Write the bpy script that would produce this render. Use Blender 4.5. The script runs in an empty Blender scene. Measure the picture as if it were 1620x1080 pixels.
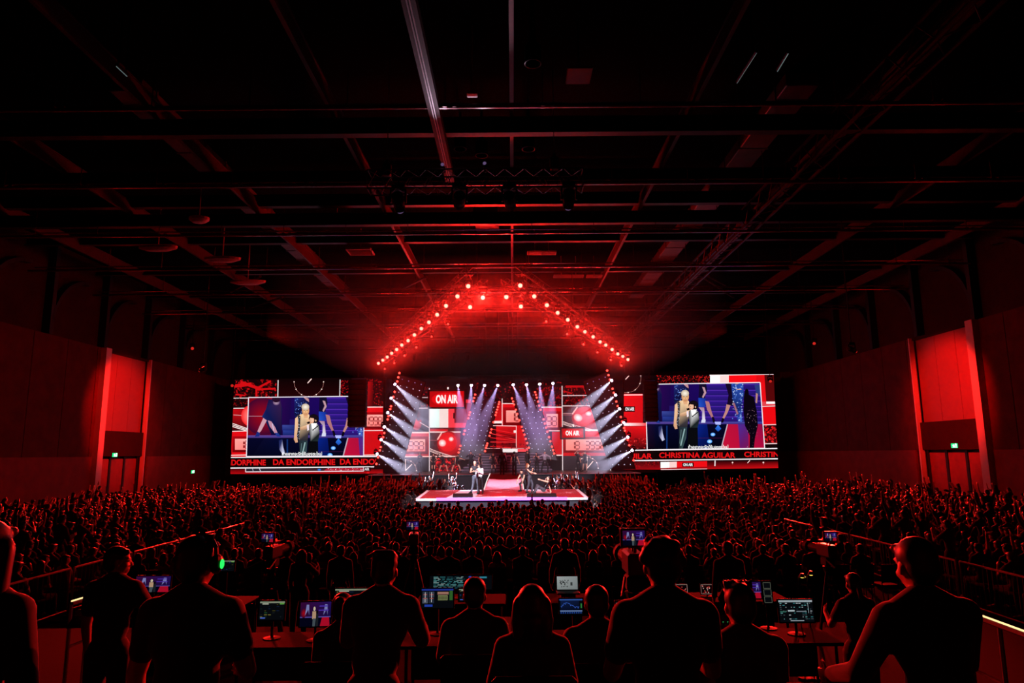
import bpy, bmesh, math, random
import numpy as np
from mathutils import Vector, Matrix, Euler
C = bpy.context.scene.collection
SC = bpy.context.scene
R = math.radians
rnd = random.Random(7)

# ---------------------------------------------------------------- camera, world, exposure
CAM_Z = 3.5
PITCH, ROLL, FPX = R(9.31), R(0.46), 1080.0
cam_data = bpy.data.cameras.new('camera')
cam_data.lens = 24.0
cam_data.sensor_width = 36.0
cam_data.clip_end = 300
cam_data.clip_start = 0.05
cam = bpy.data.objects.new('camera', cam_data)
C.objects.link(cam)
CAM_ROT = Euler((R(90) + PITCH, 0, 0)).to_matrix() @ Matrix.Rotation(-ROLL, 3, 'Z')
cam.matrix_world = Matrix.Translation((0, 0, CAM_Z)) @ CAM_ROT.to_4x4()
SC.camera = cam
w = bpy.data.worlds.new('hall_dark'); SC.world = w
w.use_nodes = True
w.node_tree.nodes['Background'].inputs[0].default_value = (1, 0.02, 0.02, 1)
w.node_tree.nodes['Background'].inputs[1].default_value = 0.004
SC.view_settings.view_transform = 'Standard'
SC.view_settings.look = 'None'
SC.view_settings.gamma = 1.0
SC.view_settings.exposure = 0.0
SC.view_settings.use_curve_mapping = False
SC.cycles.use_denoising = True
SC.cycles.max_bounces = 4
SC.cycles.diffuse_bounces = 2
SC.cycles.glossy_bounces = 2
SC.cycles.volume_bounces = 0
SC.cycles.transparent_max_bounces = 8
SC.cycles.sample_clamp_indirect = 3.0
SC.cycles.use_light_tree = True
SC.cycles.caustics_reflective = False
SC.cycles.caustics_refractive = False

UP_P = 160.0              # small uplights on the audience truss
STAGE_X = -0.8            # centre line of the stage
HAZE_TOP, HAZE_STAGE = 0.014, 0.0095
WASH_P, RED_P, WALL_P, CROWD_P, SPOT_P, RIM_P = 46000.0, 260.0, 5500.0, 44000.0, 88000.0, 120000.0   # lamp powers: white wash, red lamps, added wall and crowd washes, beams, added rim wash

def ray(px, py):
    v = Vector(((px - 810.0) / FPX, -(py - 540.0) / FPX, -1.0))
    return CAM_ROT @ v

def at(px, py, Y):
    """the point of the vertical plane at distance Y from the camera seen at a pixel"""
    d = ray(px, py)
    return Vector((d.x * Y / d.y, Y, CAM_Z + d.z * Y / d.y))

def on_z(px, py, Z):
    d = ray(px, py)
    t = (Z - CAM_Z) / d.z
    return Vector((d.x * t, d.y * t, Z))

# ---------------------------------------------------------------- materials (all node based)
def lin(c):
    c = c / 255.0
    return c / 12.92 if c <= 0.04045 else ((c + 0.055) / 1.055) ** 2.4

def rgb(h):
    if isinstance(h, str):
        return tuple(lin(int(h[i:i + 2], 16)) for i in (0, 2, 4))
    return tuple(h)

MATS = {}
def mat(name, col, rough=0.6, metal=0.0, noise=0.15, scale=8.0, spec=0.5, bump=0.0, sheen=0.0):
    if name in MATS: return MATS[name]
    m = bpy.data.materials.new(name); m.use_nodes = True
    nt = m.node_tree; b = nt.nodes['Principled BSDF']
    c = rgb(col)
    tc = nt.nodes.new('ShaderNodeTexCoord')
    nz = nt.nodes.new('ShaderNodeTexNoise'); nz.inputs['Scale'].default_value = scale; nz.inputs['Detail'].default_value = 3
    nt.links.new(tc.outputs['Object'], nz.inputs['Vector'])
    rp = nt.nodes.new('ShaderNodeValToRGB')
    rp.color_ramp.elements[0].position = 0.3; rp.color_ramp.elements[1].position = 0.7
    rp.color_ramp.elements[0].color = tuple(x * (1 - noise) for x in c) + (1,)
    rp.color_ramp.elements[1].color = tuple(min(1, x * (1 + noise)) for x in c) + (1,)
    nt.links.new(nz.outputs['Fac'], rp.inputs[0])
    nt.links.new(rp.outputs[0], b.inputs['Base Color'])
    b.inputs['Roughness'].default_value = rough
    b.inputs['Metallic'].default_value = metal
    b.inputs['Specular IOR Level'].default_value = spec
    if sheen: b.inputs['Sheen Weight'].default_value = sheen
    if bump:
        bp = nt.nodes.new('ShaderNodeBump'); bp.inputs['Strength'].default_value = bump
        nt.links.new(nz.outputs['Fac'], bp.inputs['Height']); nt.links.new(bp.outputs[0], b.inputs['Normal'])
    MATS[name] = m
    return m

def emit(name, col, strength, sample=False):
    """something that gives off light: lamp lens, bulb, LED"""
    if name in MATS: return MATS[name]
    m = bpy.data.materials.new(name); m.use_nodes = True
    nt = m.node_tree; nt.nodes.clear()
    o = nt.nodes.new('ShaderNodeOutputMaterial'); e = nt.nodes.new('ShaderNodeEmission')
    e.inputs[0].default_value = rgb(col) + (1,); e.inputs[1].default_value = strength
    nt.links.new(e.outputs[0], o.inputs[0])
    if not sample: m.cycles.emission_sampling = 'NONE'
    MATS[name] = m
    return m

def screen_mat(name, strength, sample=True):
    """LED or LCD picture: the colour of each picture element comes from the mesh's colour attribute"""
    if name in MATS: return MATS[name]
    m = bpy.data.materials.new(name); m.use_nodes = True
    nt = m.node_tree; nt.nodes.clear()
    o = nt.nodes.new('ShaderNodeOutputMaterial'); e = nt.nodes.new('ShaderNodeEmission')
    a = nt.nodes.new('ShaderNodeVertexColor'); a.layer_name = 'pic'
    nt.links.new(a.outputs[0], e.inputs[0]); e.inputs[1].default_value = strength
    nt.links.new(e.outputs[0], o.inputs[0])
    m.cycles.emission_sampling = 'FRONT' if sample else 'NONE'
    MATS[name] = m
    return m

# ---------------------------------------------------------------- mesh builder
class MB:
    def __init__(s): s.v = []; s.f = []; s.m = []
    def add(s, vs, fs, mi=0):
        n = len(s.v); s.v += [tuple(x) for x in vs]
        s.f += [tuple(i + n for i in f) for f in fs]; s.m += [mi] * len(fs)
        return s
    def box(s, c, d, mi=0, rot=None, taper=1.0):
        hx, hy, hz = d[0] / 2, d[1] / 2, d[2] / 2
        vs = []
        for z in (-1, 1):
            k = taper if z > 0 else 1
            for x, y in ((-1, -1), (1, -1), (1, 1), (-1, 1)):
                v = Vector((x * hx * k, y * hy * k, z * hz))
                if rot is not None: v = rot @ v
                vs.append(Vector(c) + v)
        return s.add(vs, [(0, 3, 2, 1), (4, 5, 6, 7), (0, 1, 5, 4), (1, 2, 6, 5), (2, 3, 7, 6), (3, 0, 4, 7)], mi)
    def bbox(s, c, d, r=0.02, mi=0, rot=None):
        """a box with chamfered edges"""
        hx, hy, hz = d[0] / 2, d[1] / 2, d[2] / 2
        r = min(r, hx * .9, hy * .9, hz * .9)
        bm = bmesh.new(); bmesh.ops.create_cube(bm, size=1)
        for v in bm.verts: v.co = Vector((v.co.x * d[0], v.co.y * d[1], v.co.z * d[2]))
        bmesh.ops.bevel(bm, geom=bm.edges[:], offset=r, segments=1, affect='EDGES', profile=.5)
        bm.verts.ensure_lookup_table()
        vs = [Vector(c) + ((rot @ v.co) if rot is not None else v.co) for v in bm.verts]
        fs = [tuple(v.index for v in f.verts) for f in bm.faces]
        bm.free()
        return s.add(vs, fs, mi)
    def tube(s, a, b, r, n=6, r2=None, mi=0, cap=True):
        a = Vector(a); b = Vector(b); r2 = r if r2 is None else r2
        d = (b - a).normalized()
        u = d.orthogonal().normalized() if abs(d.z) > .9 else d.cross(Vector((0, 0, 1))).normalized()
        w_ = d.cross(u)
        vs = []
        for p, rr in ((a, r), (b, r2)):
            for i in range(n):
                t = 2 * math.pi * (i + .5) / n
                vs.append(p + (u * math.cos(t) + w_ * math.sin(t)) * rr)
        fs = [(i, (i + 1) % n, n + (i + 1) % n, n + i) for i in range(n)]
        if cap: fs += [tuple(range(n - 1, -1, -1)), tuple(range(n, 2 * n))]
        return s.add(vs, fs, mi)
    def path(s, pts, r, n=6, mi=0):
        for a, b in zip(pts[:-1], pts[1:]): s.tube(a, b, r, n, mi=mi)
        return s
    def lathe(s, prof, n=16, mi=0, M=None):
        """prof: list of (radius, z); M places it"""
        vs = []
        for r, z in prof:
            for i in range(n):
                t = 2 * math.pi * i / n
                v = Vector((r * math.cos(t), r * math.sin(t), z))
                vs.append(M @ v if M is not None else v)
        fs = []
        for k in range(len(prof) - 1):
            for i in range(n):
                j = (i + 1) % n
                fs.append((k * n + i, k * n + j, k * n + n + j, k * n + n + i))
        fs.append(tuple(range(n - 1, -1, -1)))
        q = (len(prof) - 1) * n
        fs.append(tuple(range(q, q + n)))
        return s.add(vs, fs, mi)
    def ell(s, c, r, n=12, k=8, mi=0, rot=None):
        vs = [Vector((0, 0, -1))]; fs = []
        for j in range(1, k):
            ph = -math.pi / 2 + math.pi * j / k
            for i in range(n):
                t = 2 * math.pi * i / n
                vs.append(Vector((math.cos(ph) * math.cos(t), math.cos(ph) * math.sin(t), math.sin(ph))))
        vs.append(Vector((0, 0, 1)))
        for i in range(n):
            fs.append((0, 1 + (i + 1) % n, 1 + i))
            for j in range(k - 2):
                a = 1 + j * n
                fs.append((a + i, a + (i + 1) % n, a + n + (i + 1) % n, a + n + i))
            a = 1 + (k - 2) * n
            fs.append((a + i, a + (i + 1) % n, len(vs) - 1))
        r = Vector(r) if not isinstance(r, (int, float)) else Vector((r, r, r))
        out = []
        for v in vs:
            q = Vector((v.x * r.x, v.y * r.y, v.z * r.z))
            out.append(Vector(c) + ((rot @ q) if rot is not None else q))
        return s.add(out, fs, mi)
    def cap(s, a, ra, b, rb, n=9, mi=0):
        """tapered capsule"""
        a = Vector(a); b = Vector(b)
        d = b - a
        if d.length < 1e-5: return s.ell(a, max(ra, rb), n, 6, mi)
        d.normalize()
        u = d.orthogonal().normalized(); w_ = d.cross(u)
        rings = []
        for ph in (-80, -45, 0): rings.append((a + d * ra * math.sin(R(ph)), ra * math.cos(R(ph))))
        for ph in (0, 45, 80): rings.append((b + d * rb * math.sin(R(ph)), rb * math.cos(R(ph))))
        vs = []
        for p, rr in rings:
            for i in range(n):
                t = 2 * math.pi * i / n
                vs.append(p + (u * math.cos(t) + w_ * math.sin(t)) * rr)
        fs = []
        for k in range(len(rings) - 1):
            for i in range(n):
                j = (i + 1) % n
                fs.append((k * n + i, k * n + j, k * n + n + j, k * n + n + i))
        fs.append(tuple(range(n - 1, -1, -1))); q = (len(rings) - 1) * n
        fs.append(tuple(range(q, q + n)))
        return s.add(vs, fs, mi)
    def prism(s, pts, a, b, axis=1, mi=0):
        """extrude a polygon; pts are 2-D, axis is the extrusion axis"""
        n = len(pts)
        def P(p, t):
            if axis == 1: return (p[0], t, p[1])
            if axis == 0: return (t, p[0], p[1])
            return (p[0], p[1], t)
        vs = [P(p, a) for p in pts] + [P(p, b) for p in pts]
        fs = [(i, (i + 1) % n, n + (i + 1) % n, n + i) for i in range(n)] + [tuple(range(n - 1, -1, -1)), tuple(range(n, 2 * n))]
        return s.add(vs, fs, mi)
    def mesh(s, name, mats, smooth=False):
        me = bpy.data.meshes.new(name)
        me.from_pydata(s.v, [], s.f)
        for m in (mats if isinstance(mats, (list, tuple)) else [mats]): me.materials.append(m)
        if isinstance(mats, (list, tuple)) and len(mats) > 1: me.polygons.foreach_set('material_index', s.m)
        if smooth: me.polygons.foreach_set('use_smooth', [True] * len(me.polygons))
        bm = bmesh.new(); bm.from_mesh(me); bmesh.ops.recalc_face_normals(bm, faces=bm.faces); bm.to_mesh(me); bm.free()
        return me
    def build(s, name, mats, parent=None, loc=None, smooth=False, label=None):
        o = bpy.data.objects.new(name, s.mesh(name, mats, smooth)); C.objects.link(o)
        if parent is not None: o.parent = parent
        if loc is not None: o.location = loc
        if label: o['label'] = label
        return o

def tag(o, label, cat=None, group=None, kind=None):
    o['label'] = label
    if cat: o['category'] = cat
    if group: o['group'] = group
    if kind: o['kind'] = kind
    return o

def thing(name, label, cat, loc=(0, 0, 0), rz=0.0, group=None, M=None):
    o = bpy.data.objects.new(name, None); C.objects.link(o)
    if M is not None: o.matrix_world = M
    else:
        o.location = loc; o.rotation_euler = (0, 0, rz)
    o.empty_display_size = .2
    return tag(o, label, cat, group)

def struct(name, mb, m, label=None):
    o = mb.build(name, m); o['kind'] = 'structure'
    if label: o['label'] = label
    return o

KIDS = {}
def kids(o):
    return [c for c in o.children]
def dup(o, label=None, parent=None, cache={}):
    """copy a thing with its parts and sub-parts (mesh data is shared)"""
    c = o.copy(); C.objects.link(c)
    if parent is not None: c.parent = parent
    ch = cache.get(o.name)
    if ch is None: ch = cache[o.name] = kids(o)
    for k in ch: dup(k, None, c)
    if label: c['label'] = label
    return c

def aim(p, q, up=(0, 0, 1)):
    """rotation whose local -Z looks from p to q"""
    return (Vector(q) - Vector(p)).to_track_quat('-Z', 'Y')

def lamp(kind, name, loc, power, col, parent=None, target=None, angle=20, blend=.3, size=.1):
    ld = bpy.data.lights.new(name, kind)
    ld.energy = power; ld.color = col
    if kind in ('POINT', 'SPOT'): ld.shadow_soft_size = size
    if kind == 'SPOT': ld.spot_size = R(angle); ld.spot_blend = blend
    o = bpy.data.objects.new(name, ld); C.objects.link(o)
    if parent is not None:
        o.parent = parent
    o.location = loc
    if target is not None:
        o.rotation_mode = 'QUATERNION'; o.rotation_quaternion = aim(loc, target)
    return o

ORD = ['first', 'second', 'third', 'fourth', 'fifth', 'sixth', 'seventh', 'eighth', 'ninth', 'tenth', 'eleventh', 'twelfth', 'thirteenth',
       'fourteenth', 'fifteenth', 'sixteenth', 'seventeenth', 'eighteenth', 'nineteenth', 'twentieth', 'twenty-first', 'twenty-second', 'twenty-third', 'twenty-fourth', 'twenty-fifth', 'twenty-sixth', 'twenty-seventh', 'twenty-eighth']

# shared materials
BLACK = mat('black_paint', '0a090a', .65, spec=.2)
DARKMETAL = mat('dark_metal', '1c1a1b', .35, .8)
STEEL = mat('steel', '8d8a8a', .3, .9)
WHITE = mat('white_paint', 'd8d4d2', .5)
# ================================================================ haze in the air over the stage and front of house
def haze_mat(name, dens, g=0.0):
    m = bpy.data.materials.new(name); m.use_nodes = True
    nt = m.node_tree; nt.nodes.clear()
    o_ = nt.nodes.new('ShaderNodeOutputMaterial'); v_ = nt.nodes.new('ShaderNodeVolumeScatter')
    v_.inputs['Color'].default_value = (1, 1, 1, 1); v_.inputs['Density'].default_value = dens; v_.inputs['Anisotropy'].default_value = g
    nt.links.new(v_.outputs[0], o_.inputs['Volume'])
    return m
tag(MB().box((STAGE_X, 47.2, 11.75), (24.0, 24.6, 4.3)).build('lamp_haze', haze_mat('lamp_haze', HAZE_TOP, .84)), 'thin haze glowing red around the sloping lamp trusses', 'haze', kind='stuff')
tag(MB().box((STAGE_X, 60.5, 5.8), (24.5, 11.2, 7.9)).build('stage_haze', haze_mat('stage_haze', HAZE_STAGE)), 'thicker haze on the upper stage that shows the white beams', 'haze', kind='stuff')

# ================================================================ the hall: floor, walls, ceiling
XL, XR, YB, YF, ZC = -28.0, 26.6, 72.0, -4.0, 16.6
CARPET = mat('carpet', '0c0606', 1.0, scale=3, bump=.2, spec=.05)
WALLWOOD = mat('dark_wood_wall', '50110d', .7, noise=.2, scale=1.2, spec=.12)
WALLLOW = mat('dado_wood', '7a2018', .6, noise=.15, scale=1.5, spec=.15)
PANEL = mat('pale_wall_panel', '905048', .6, noise=.05, scale=1)
PILASTER = mat('pale_pilaster', 'd8cfca', .5, noise=.05, scale=1)
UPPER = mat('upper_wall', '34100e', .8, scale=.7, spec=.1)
DECKC = mat('ceiling_deck', '050202', .95, scale=.5, spec=.05)
BEAM = mat('beam_paint', '1e0d0b', .42, .0, noise=.1)
PIPE = mat('pipe_steel', 'a89494', .25, 1.0, noise=.1)
BLACKT = mat('black_trim', '0a0808', .6)

struct('floor', MB().box(((XL + XR) / 2, (YB + YF) / 2, -.1), (XR - XL + 2, YB - YF + 2, .2)), CARPET)
struct('ceiling', MB().box(((XL + XR) / 2, (YB + YF) / 2, ZC + .1), (XR - XL + 2, YB - YF + 2, .2)), DECKC)
struct('wall_back', MB().box(((XL + XR) / 2, YB + .15, ZC / 2), (XR - XL + 1, .3, ZC)), mat('back_wall_black', '120808', .9, spec=.1))
struct('wall_front', MB().box(((XL + XR) / 2, YF - .15, ZC / 2), (XR - XL + 1, .3, ZC)), mat('front_wall', '140d0d', .9))

WTOP = 10.85
def side_wall(side, X, bayY0, bayY1, s):
    """s = +1 when the room is towards +X"""
    wl = MB()
    # panels with narrow seams, left out where the entrance bay is
    y = YF
    edges = []
    while y < YB - .1:
        y2 = min(y + 3.1, YB)
        edges.append((y, y2)); y = y2
    for (a, b) in edges:
        for (p, q) in ([(a, min(b, bayY0))] if a < bayY0 else []) + ([(max(a, bayY1), b)] if b > bayY1 else []):
            if q - p > .06:
                wl.box((X - s * .1, (p + q) / 2, (WTOP + 3.4) / 2), (.2, q - p - .05, WTOP - 3.4))
                wl.box((X - s * .13, (p + q) / 2, WTOP / 2), (.1, q - p, WTOP))
    struct('wall_' + side, wl, WALLWOOD)
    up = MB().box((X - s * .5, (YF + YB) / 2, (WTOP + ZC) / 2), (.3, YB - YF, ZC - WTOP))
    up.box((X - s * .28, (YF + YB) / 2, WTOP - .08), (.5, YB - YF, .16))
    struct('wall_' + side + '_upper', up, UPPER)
    # dado
    d = MB()
    for (p, q) in ((YF, bayY0 - .7), (bayY1 + .7, YB)):
        d.box((X + s * .01, (p + q) / 2, 1.75), (.12, q - p, 3.5))
    struct('baseboard_' + side, d, WALLLOW)
    # entrance bay: pilasters, recessed panel, header, door leaves
    pl = MB()
    pl.box((X + s * .12, bayY0 - .3, WTOP / 2), (.5, .62, WTOP))
    struct('trim_%d' % (1 if side == 'left' else 3), pl, PILASTER)
    pl = MB()
    pl.box((X + s * .02, bayY1 + .06, WTOP / 2), (.3, .12, WTOP))
    struct('trim_%d' % (2 if side == 'left' else 4), pl, PILASTER)
    rc = MB()
    n = 3
    for k in range(n):
        a = bayY0 + (bayY1 - bayY0) * k / n; b = bayY0 + (bayY1 - bayY0) * (k + 1) / n
        rc.box((X - s * .32, (a + b) / 2, (WTOP + 5.2) / 2), (.1, b - a - .03, WTOP - 5.2))
    rc.box((X - s * .4, (bayY0 + bayY1) / 2, (WTOP + 5.2) / 2), (.06, bayY1 - bayY0, WTOP - 5.2))
    struct('wall_%s_bay' % side, rc, PANEL)
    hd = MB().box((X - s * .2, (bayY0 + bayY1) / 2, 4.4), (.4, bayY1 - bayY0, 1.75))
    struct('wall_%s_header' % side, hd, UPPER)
    # doors
    nD = 3 if side == 'left' else 3
    k0 = 1 if side == 'left' else 4
    wd = (bayY1 - bayY0 - .9) / nD
    fr = MB()
    for k in range(nD + 1):
        fr.box((X - s * .28, bayY0 + .15 + k * (wd + .2) , 1.75), (.16, .22, 3.5))
    fr.box((X - s * .42, (bayY0 + bayY1) / 2, 1.75), (.06, bayY1 - bayY0, 3.5))
    struct('trim_%d' % (5 if side == 'left' else 6), fr, BLACKT)
    for k in range(nD):
        yc = bayY0 + .25 + wd / 2 + k * (wd + .2)
        dr = MB().bbox((X - s * .28, yc, 1.68), (.08, wd - .06, 3.36), .02)
        o = struct('door_%d' % (k0 + k), dr, mat('door_wood', '8a3428', .5, scale=2, spec=.2))
        h = MB(); 
        h.tube((X - s * .17, yc + wd * .36, .8), (X - s * .17, yc + wd * .36, 1.5), .02, 8)
        h.tube((X - s * .25, yc + wd * .36, .85), (X - s * .17, yc + wd * .36, .85), .012, 6)
        h.tube((X - s * .25, yc + wd * .36, 1.45), (X - s * .17, yc + wd * .36, 1.45), .012, 6)
        h.build('handle', STEEL, o, label='steel pull handle')
    # arched brackets below the soffit
    for k in range(13):
        yc = bayY0 - .4 + (k - 8) * 5.6
        if yc < YF + 1 or yc > YB - 3: continue
        a = MB()
        a.box((X - s * .1, yc, (WTOP + ZC) / 2), (.5, .34, ZC - WTOP))
        pts = []
        for q in range(9):
            t = math.pi / 2 * q / 8
            pts.append((yc + 3.4 * (1 - math.cos(t)), WTOP + .3 + 3.6 * math.sin(t)))
        for (p, q) in zip(pts[:-1], pts[1:]):
            mid = ((p[0] + q[0]) / 2, (p[1] + q[1]) / 2); L = math.hypot(q[0] - p[0], q[1] - p[1])
            a.box((X - s * .05, mid[0], mid[1]), (.4, L + .05, .22), rot=Matrix.Rotation(math.atan2(q[1] - p[1], q[0] - p[0]), 3, 'X'))
        b_ = a.build('trim_%d' % (10 + k + (20 if side == 'right' else 0)), BLACKT); b_['kind'] = 'structure'

BAYL = (46.6, 52.2); BAYR = (38.9, 44.9)
side_wall('left', XL, BAYL[0], BAYL[1], 1)
side_wall('right', XR, BAYR[0], BAYR[1], -1)

def exit_sign(p, nrm, lab):
    t = thing('exit_sign', lab, 'sign', p, 0)
    rot = Matrix.Rotation(math.atan2(-nrm[0], nrm[1]) + math.pi, 3, 'Z')
    t.rotation_euler = rot.to_euler()
    MB().bbox((0, .05, 0), (.7, .1, .34), .015).build('housing', BLACK, t)
    # running figure and door in white on green
    f = MB().box((0, -.005, 0), (.62, .01, .27)); f.build('green_face', emit('exit_green', '18d070', 1.6), t)
    g = MB()
    g.tube((-.07, -.015, .085), (-.07, -.016, .095), .028, 8)
    g.tube((-.08, -.015, .05), (-.05, -.015, -.03), .022, 6); g.tube((-.05, -.015, -.03), (-.12, -.015, -.10), .014, 6)
    g.tube((-.05, -.015, -.03), (.02, -.015, -.06), .014, 6); g.tube((.02, -.015, -.06), (.02, -.015, -.11), .013, 6)
    g.tube((-.08, -.015, .05), (-.15, -.015, .0), .012, 6); g.tube((-.08, -.015, .05), (-.0, -.015, .02), .012, 6)
    for a, b in (((.1, -.11), (.1, .1)), ((.1, .1), (.22, .1)), ((.22, .1), (.22, -.11))): g.tube((a[0], -.015, a[1]), (b[0], -.015, b[1]), .012, 6)
    g.build('pictogram', emit('exit_white', 'f0fff4', 3.0), t)
exit_sign((XL + .02, (BAYL[0] + BAYL[1]) / 2 - .8, 3.62), (1, 0), 'green lit exit sign over the doors of the entrance bay nearer the pale pilaster')
exit_sign((XR - .02, (BAYR[0] + BAYR[1]) / 2 - .3, 3.75), (-1, 0), 'green lit exit sign over the doors of the wide brighter entrance bay')
d_ = ray(305, 746); t_ = (XL + .09) / d_.x
exit_sign((XL + .09, d_.y * t_, CAM_Z + d_.z * t_), (1, 0), 'small far green exit sign low on the dark wall near the DA ENDORPHINE screen')

# dull panels of the back wall beside the screens
for k, (x0, x1, y0, y1) in enumerate(((334, 361, 601, 697), (1234, 1263, 588, 684))):
    a = at(x0, y0, 66); b = at(x1, y1, 66)
    m_ = MB().bbox(((a.x + b.x) / 2, 66, (a.z + b.z) / 2), (abs(b.x - a.x), .25, abs(a.z - b.z)), .03)
    m_.box(((a.x + b.x) / 2, 66.1, b.z / 2), (.3, .1, b.z))
    struct('wall_panel_%d' % (k + 1), m_, mat('side_panel', '4a1a18', .8, scale=1))

# ---------------------------------------------------------------- ceiling grid
HB = 14.0                                       # underside of the cross pipes
def cross(z, Y, shape, name='ceiling_beam', m=BEAM):
    b = MB()
    if shape == 'pipe':
        b.tube((XL + .4, Y, z), (XR - .4, Y, z), .065, 8)
        for k in range(-8, 9):
            xx = k * 3.0 + (1 if int(Y) % 2 else 0)
            b.tube((xx, Y, z + .05), (xx, Y, z + 1.3), .02, 5)
            b.box((xx, Y, z + .03), (.12, .16, .14))
            b.box((xx + .3, Y, z + .03), (.12, .16, .14))
        b.tube((XL + .4, Y + .5, z + .35), (XR - .4, Y + .5, z + .35), .035, 6)
    else:
        b.box(((XL + XR) / 2, Y, z + .03), (XR - XL - .6, .32, .05))
        b.box(((XL + XR) / 2, Y, z + .3), (XR - XL - .6, .05, .54))
        b.box(((XL + XR) / 2, Y, z + .58), (XR - XL - .6, .32, .05))
    struct(name, b, m)
S_ = 6.1
Y0 = on_z(812, 168, HB).y
for k in range(-2, 9):
    Y = Y0 + S_ * k
    if Y < YB - 1: cross(HB, Y, 'pipe', m=PIPE)
for y in (325, 383, 431, 467, 492, 512):
    cross(15.4, on_z(812, y, 15.4).y, 'beam')
for y in (213, 292, 355):
    cross(14.5, on_z(812, y, 14.5).y, 'beam')
for k in range(-4, 5):
    X = 11.5 * .535 * k + .05
    b = MB(); z = 15.05
    b.box((X, (YF + YB) / 2, z), (.13, YB - YF - 1, .04)); b.box((X, (YF + YB) / 2, z + .3), (.04, YB - YF - 1, .56)); b.box((X, (YF + YB) / 2, z + .6), (.13, YB - YF - 1, .04))
    struct('ceiling_beam', b, mat('purlin_paint', '4c1d19', .45))
# heavier lattice girder on the right with diagonals
b = MB(); X = 11.6; z = 14.2
for dx in (-.35, .35):
    b.box((X + dx, 34, z), (.09, 70, .09)); b.box((X + dx, 34, z + .9), (.09, 70, .09))
for k in range(46):
    y = 0 + k * 1.5
    b.tube((X - .35, y, z), (X + .35, y + .75, z), .025, 5); b.tube((X + .35, y + .75, z), (X - .35, y + 1.5, z), .025, 5)
    b.tube((X - .35, y, z), (X - .35, y + .75, z + .9), .025, 5); b.tube((X - .35, y + .75, z + .9), (X - .35, y + 1.5, z), .025, 5)
struct('ceiling_beam', b, BEAM)
# diagonal wind braces between the cross beams
for (x1, y1, x2, y2) in ((365, 462, 412, 437), (395, 487, 447, 470), (1150, 452, 1120, 436), (1160, 470, 1115, 440), (640, 455, 675, 438), (610, 352, 640, 336)):
    a = on_z(x1, y1, 14.9); c = on_z(x2, y2, 14.9)
    struct('ceiling_beam', MB().tube(a, c, .09, 6), BEAM)

# movable wall track that runs straight above the camera, with two polished rails
b = MB(); X = -.226 * 10.4; z = 13.88
b.box((X, 11.3, z + .16), (.34, 27.6, .3))
tr = b.build('ceiling_track', mat('track_housing', '180e12', .6, .0, spec=.2))
tag(tr, 'long pale movable wall track on the ceiling running towards the lighting truss', 'ceiling track')
for dx in (-.035, .035):
    r_ = MB().box((X + dx, 11.3, z - .005), (.032, 27.6, .04)).build('rail', mat('pale_rail', 'f0e4e8', .3), tr)

# ducts
DUCT = mat('galvanised_duct', '7a6a68', .45, .5, scale=2)
for (X, lab) in ((-13.4, 'flat rectangular air duct above the beams, over the DA ENDORPHINE side'), (10.2, 'flat rectangular air duct above the beams, over the CHRISTINA AGUILAR side')):
    d = MB().bbox((X, 38.5, 16.3), (1.15, 33, .5), .03)
    for k in range(16): d.box((X, 23 + 2 * k, 16.3), (1.22, .06, .56))
    for k in range(5): d.tube((X - .5, 25 + 6 * k, 16.4), (X - .5, 25 + 6 * k, ZC), .02, 5)
    tag(d.build('air_duct', DUCT), lab, 'air duct')
d = MB().bbox((-1.35, 37, 16.3), (1.3, 5, .5), .03)
d.lathe([(.2, 15.9), (.32, 15.95), (.3, 16.1)], 14, M=Matrix.Translation((-1.35, 35.6, 0)))
d.tube((-1.35, 36, 16.4), (-1.35, 36, ZC), .04, 6)
tag(d.build('air_duct', DUCT), 'short square air duct with a round outlet above the red lamp cluster', 'air duct')
# ceiling vents and small panels seen from below
VENT = mat('vent_face', '9a8680', .5)
def vent(px, py, z, w_, d_, lab, m=VENT, name='ceiling_vent', cat='vent'):
    c = on_z(px, py, z)
    t = thing(name, lab, cat, c)
    f = MB()
    f.box((0, -d_ / 2, 0), (w_, .05, .1)); f.box((0, d_ / 2, 0), (w_, .05, .1)); f.box((-w_ / 2, 0, 0), (.05, d_, .1)); f.box((w_ / 2, 0, 0), (.05, d_, .1))
    f.box((0, 0, .05), (w_, d_, .02))
    f.tube((0, 0, .05), (0, 0, ZC - c.z), .02, 5)
    f.build('frame', m, t)
    s_ = MB()
    n = max(3, int(d_ / .12))
    for k in range(n): s_.box((0, -d_ / 2 + d_ * (k + .5) / n, -.01), (w_ - .06, d_ / n * .55, .02), rot=Matrix.Rotation(.5, 3, 'X'))
    s_.build('louvres', m, t)
for k, px in enumerate((846, 868)): vent(px, 400, 15.2, .85, .5, 'red lit slatted ceiling vent, %s of two side by side behind the centre beam' % ('first' if k == 0 else 'second'))
for k, px in enumerate((888, 911, 940)): vent(px, 437, 15.2, 1.0, .5, 'red lit slatted ceiling vent, %s of three in a row right of the apex lamps' % ORD[k])
vent(533, 347, 15.2, 1.4, 1.6, 'large slatted ceiling vent left of the black lighting truss')
vent(570, 398, 15.2, 1.4, 1.2, 'slatted ceiling vent beyond the large one, left of the centre')
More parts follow.
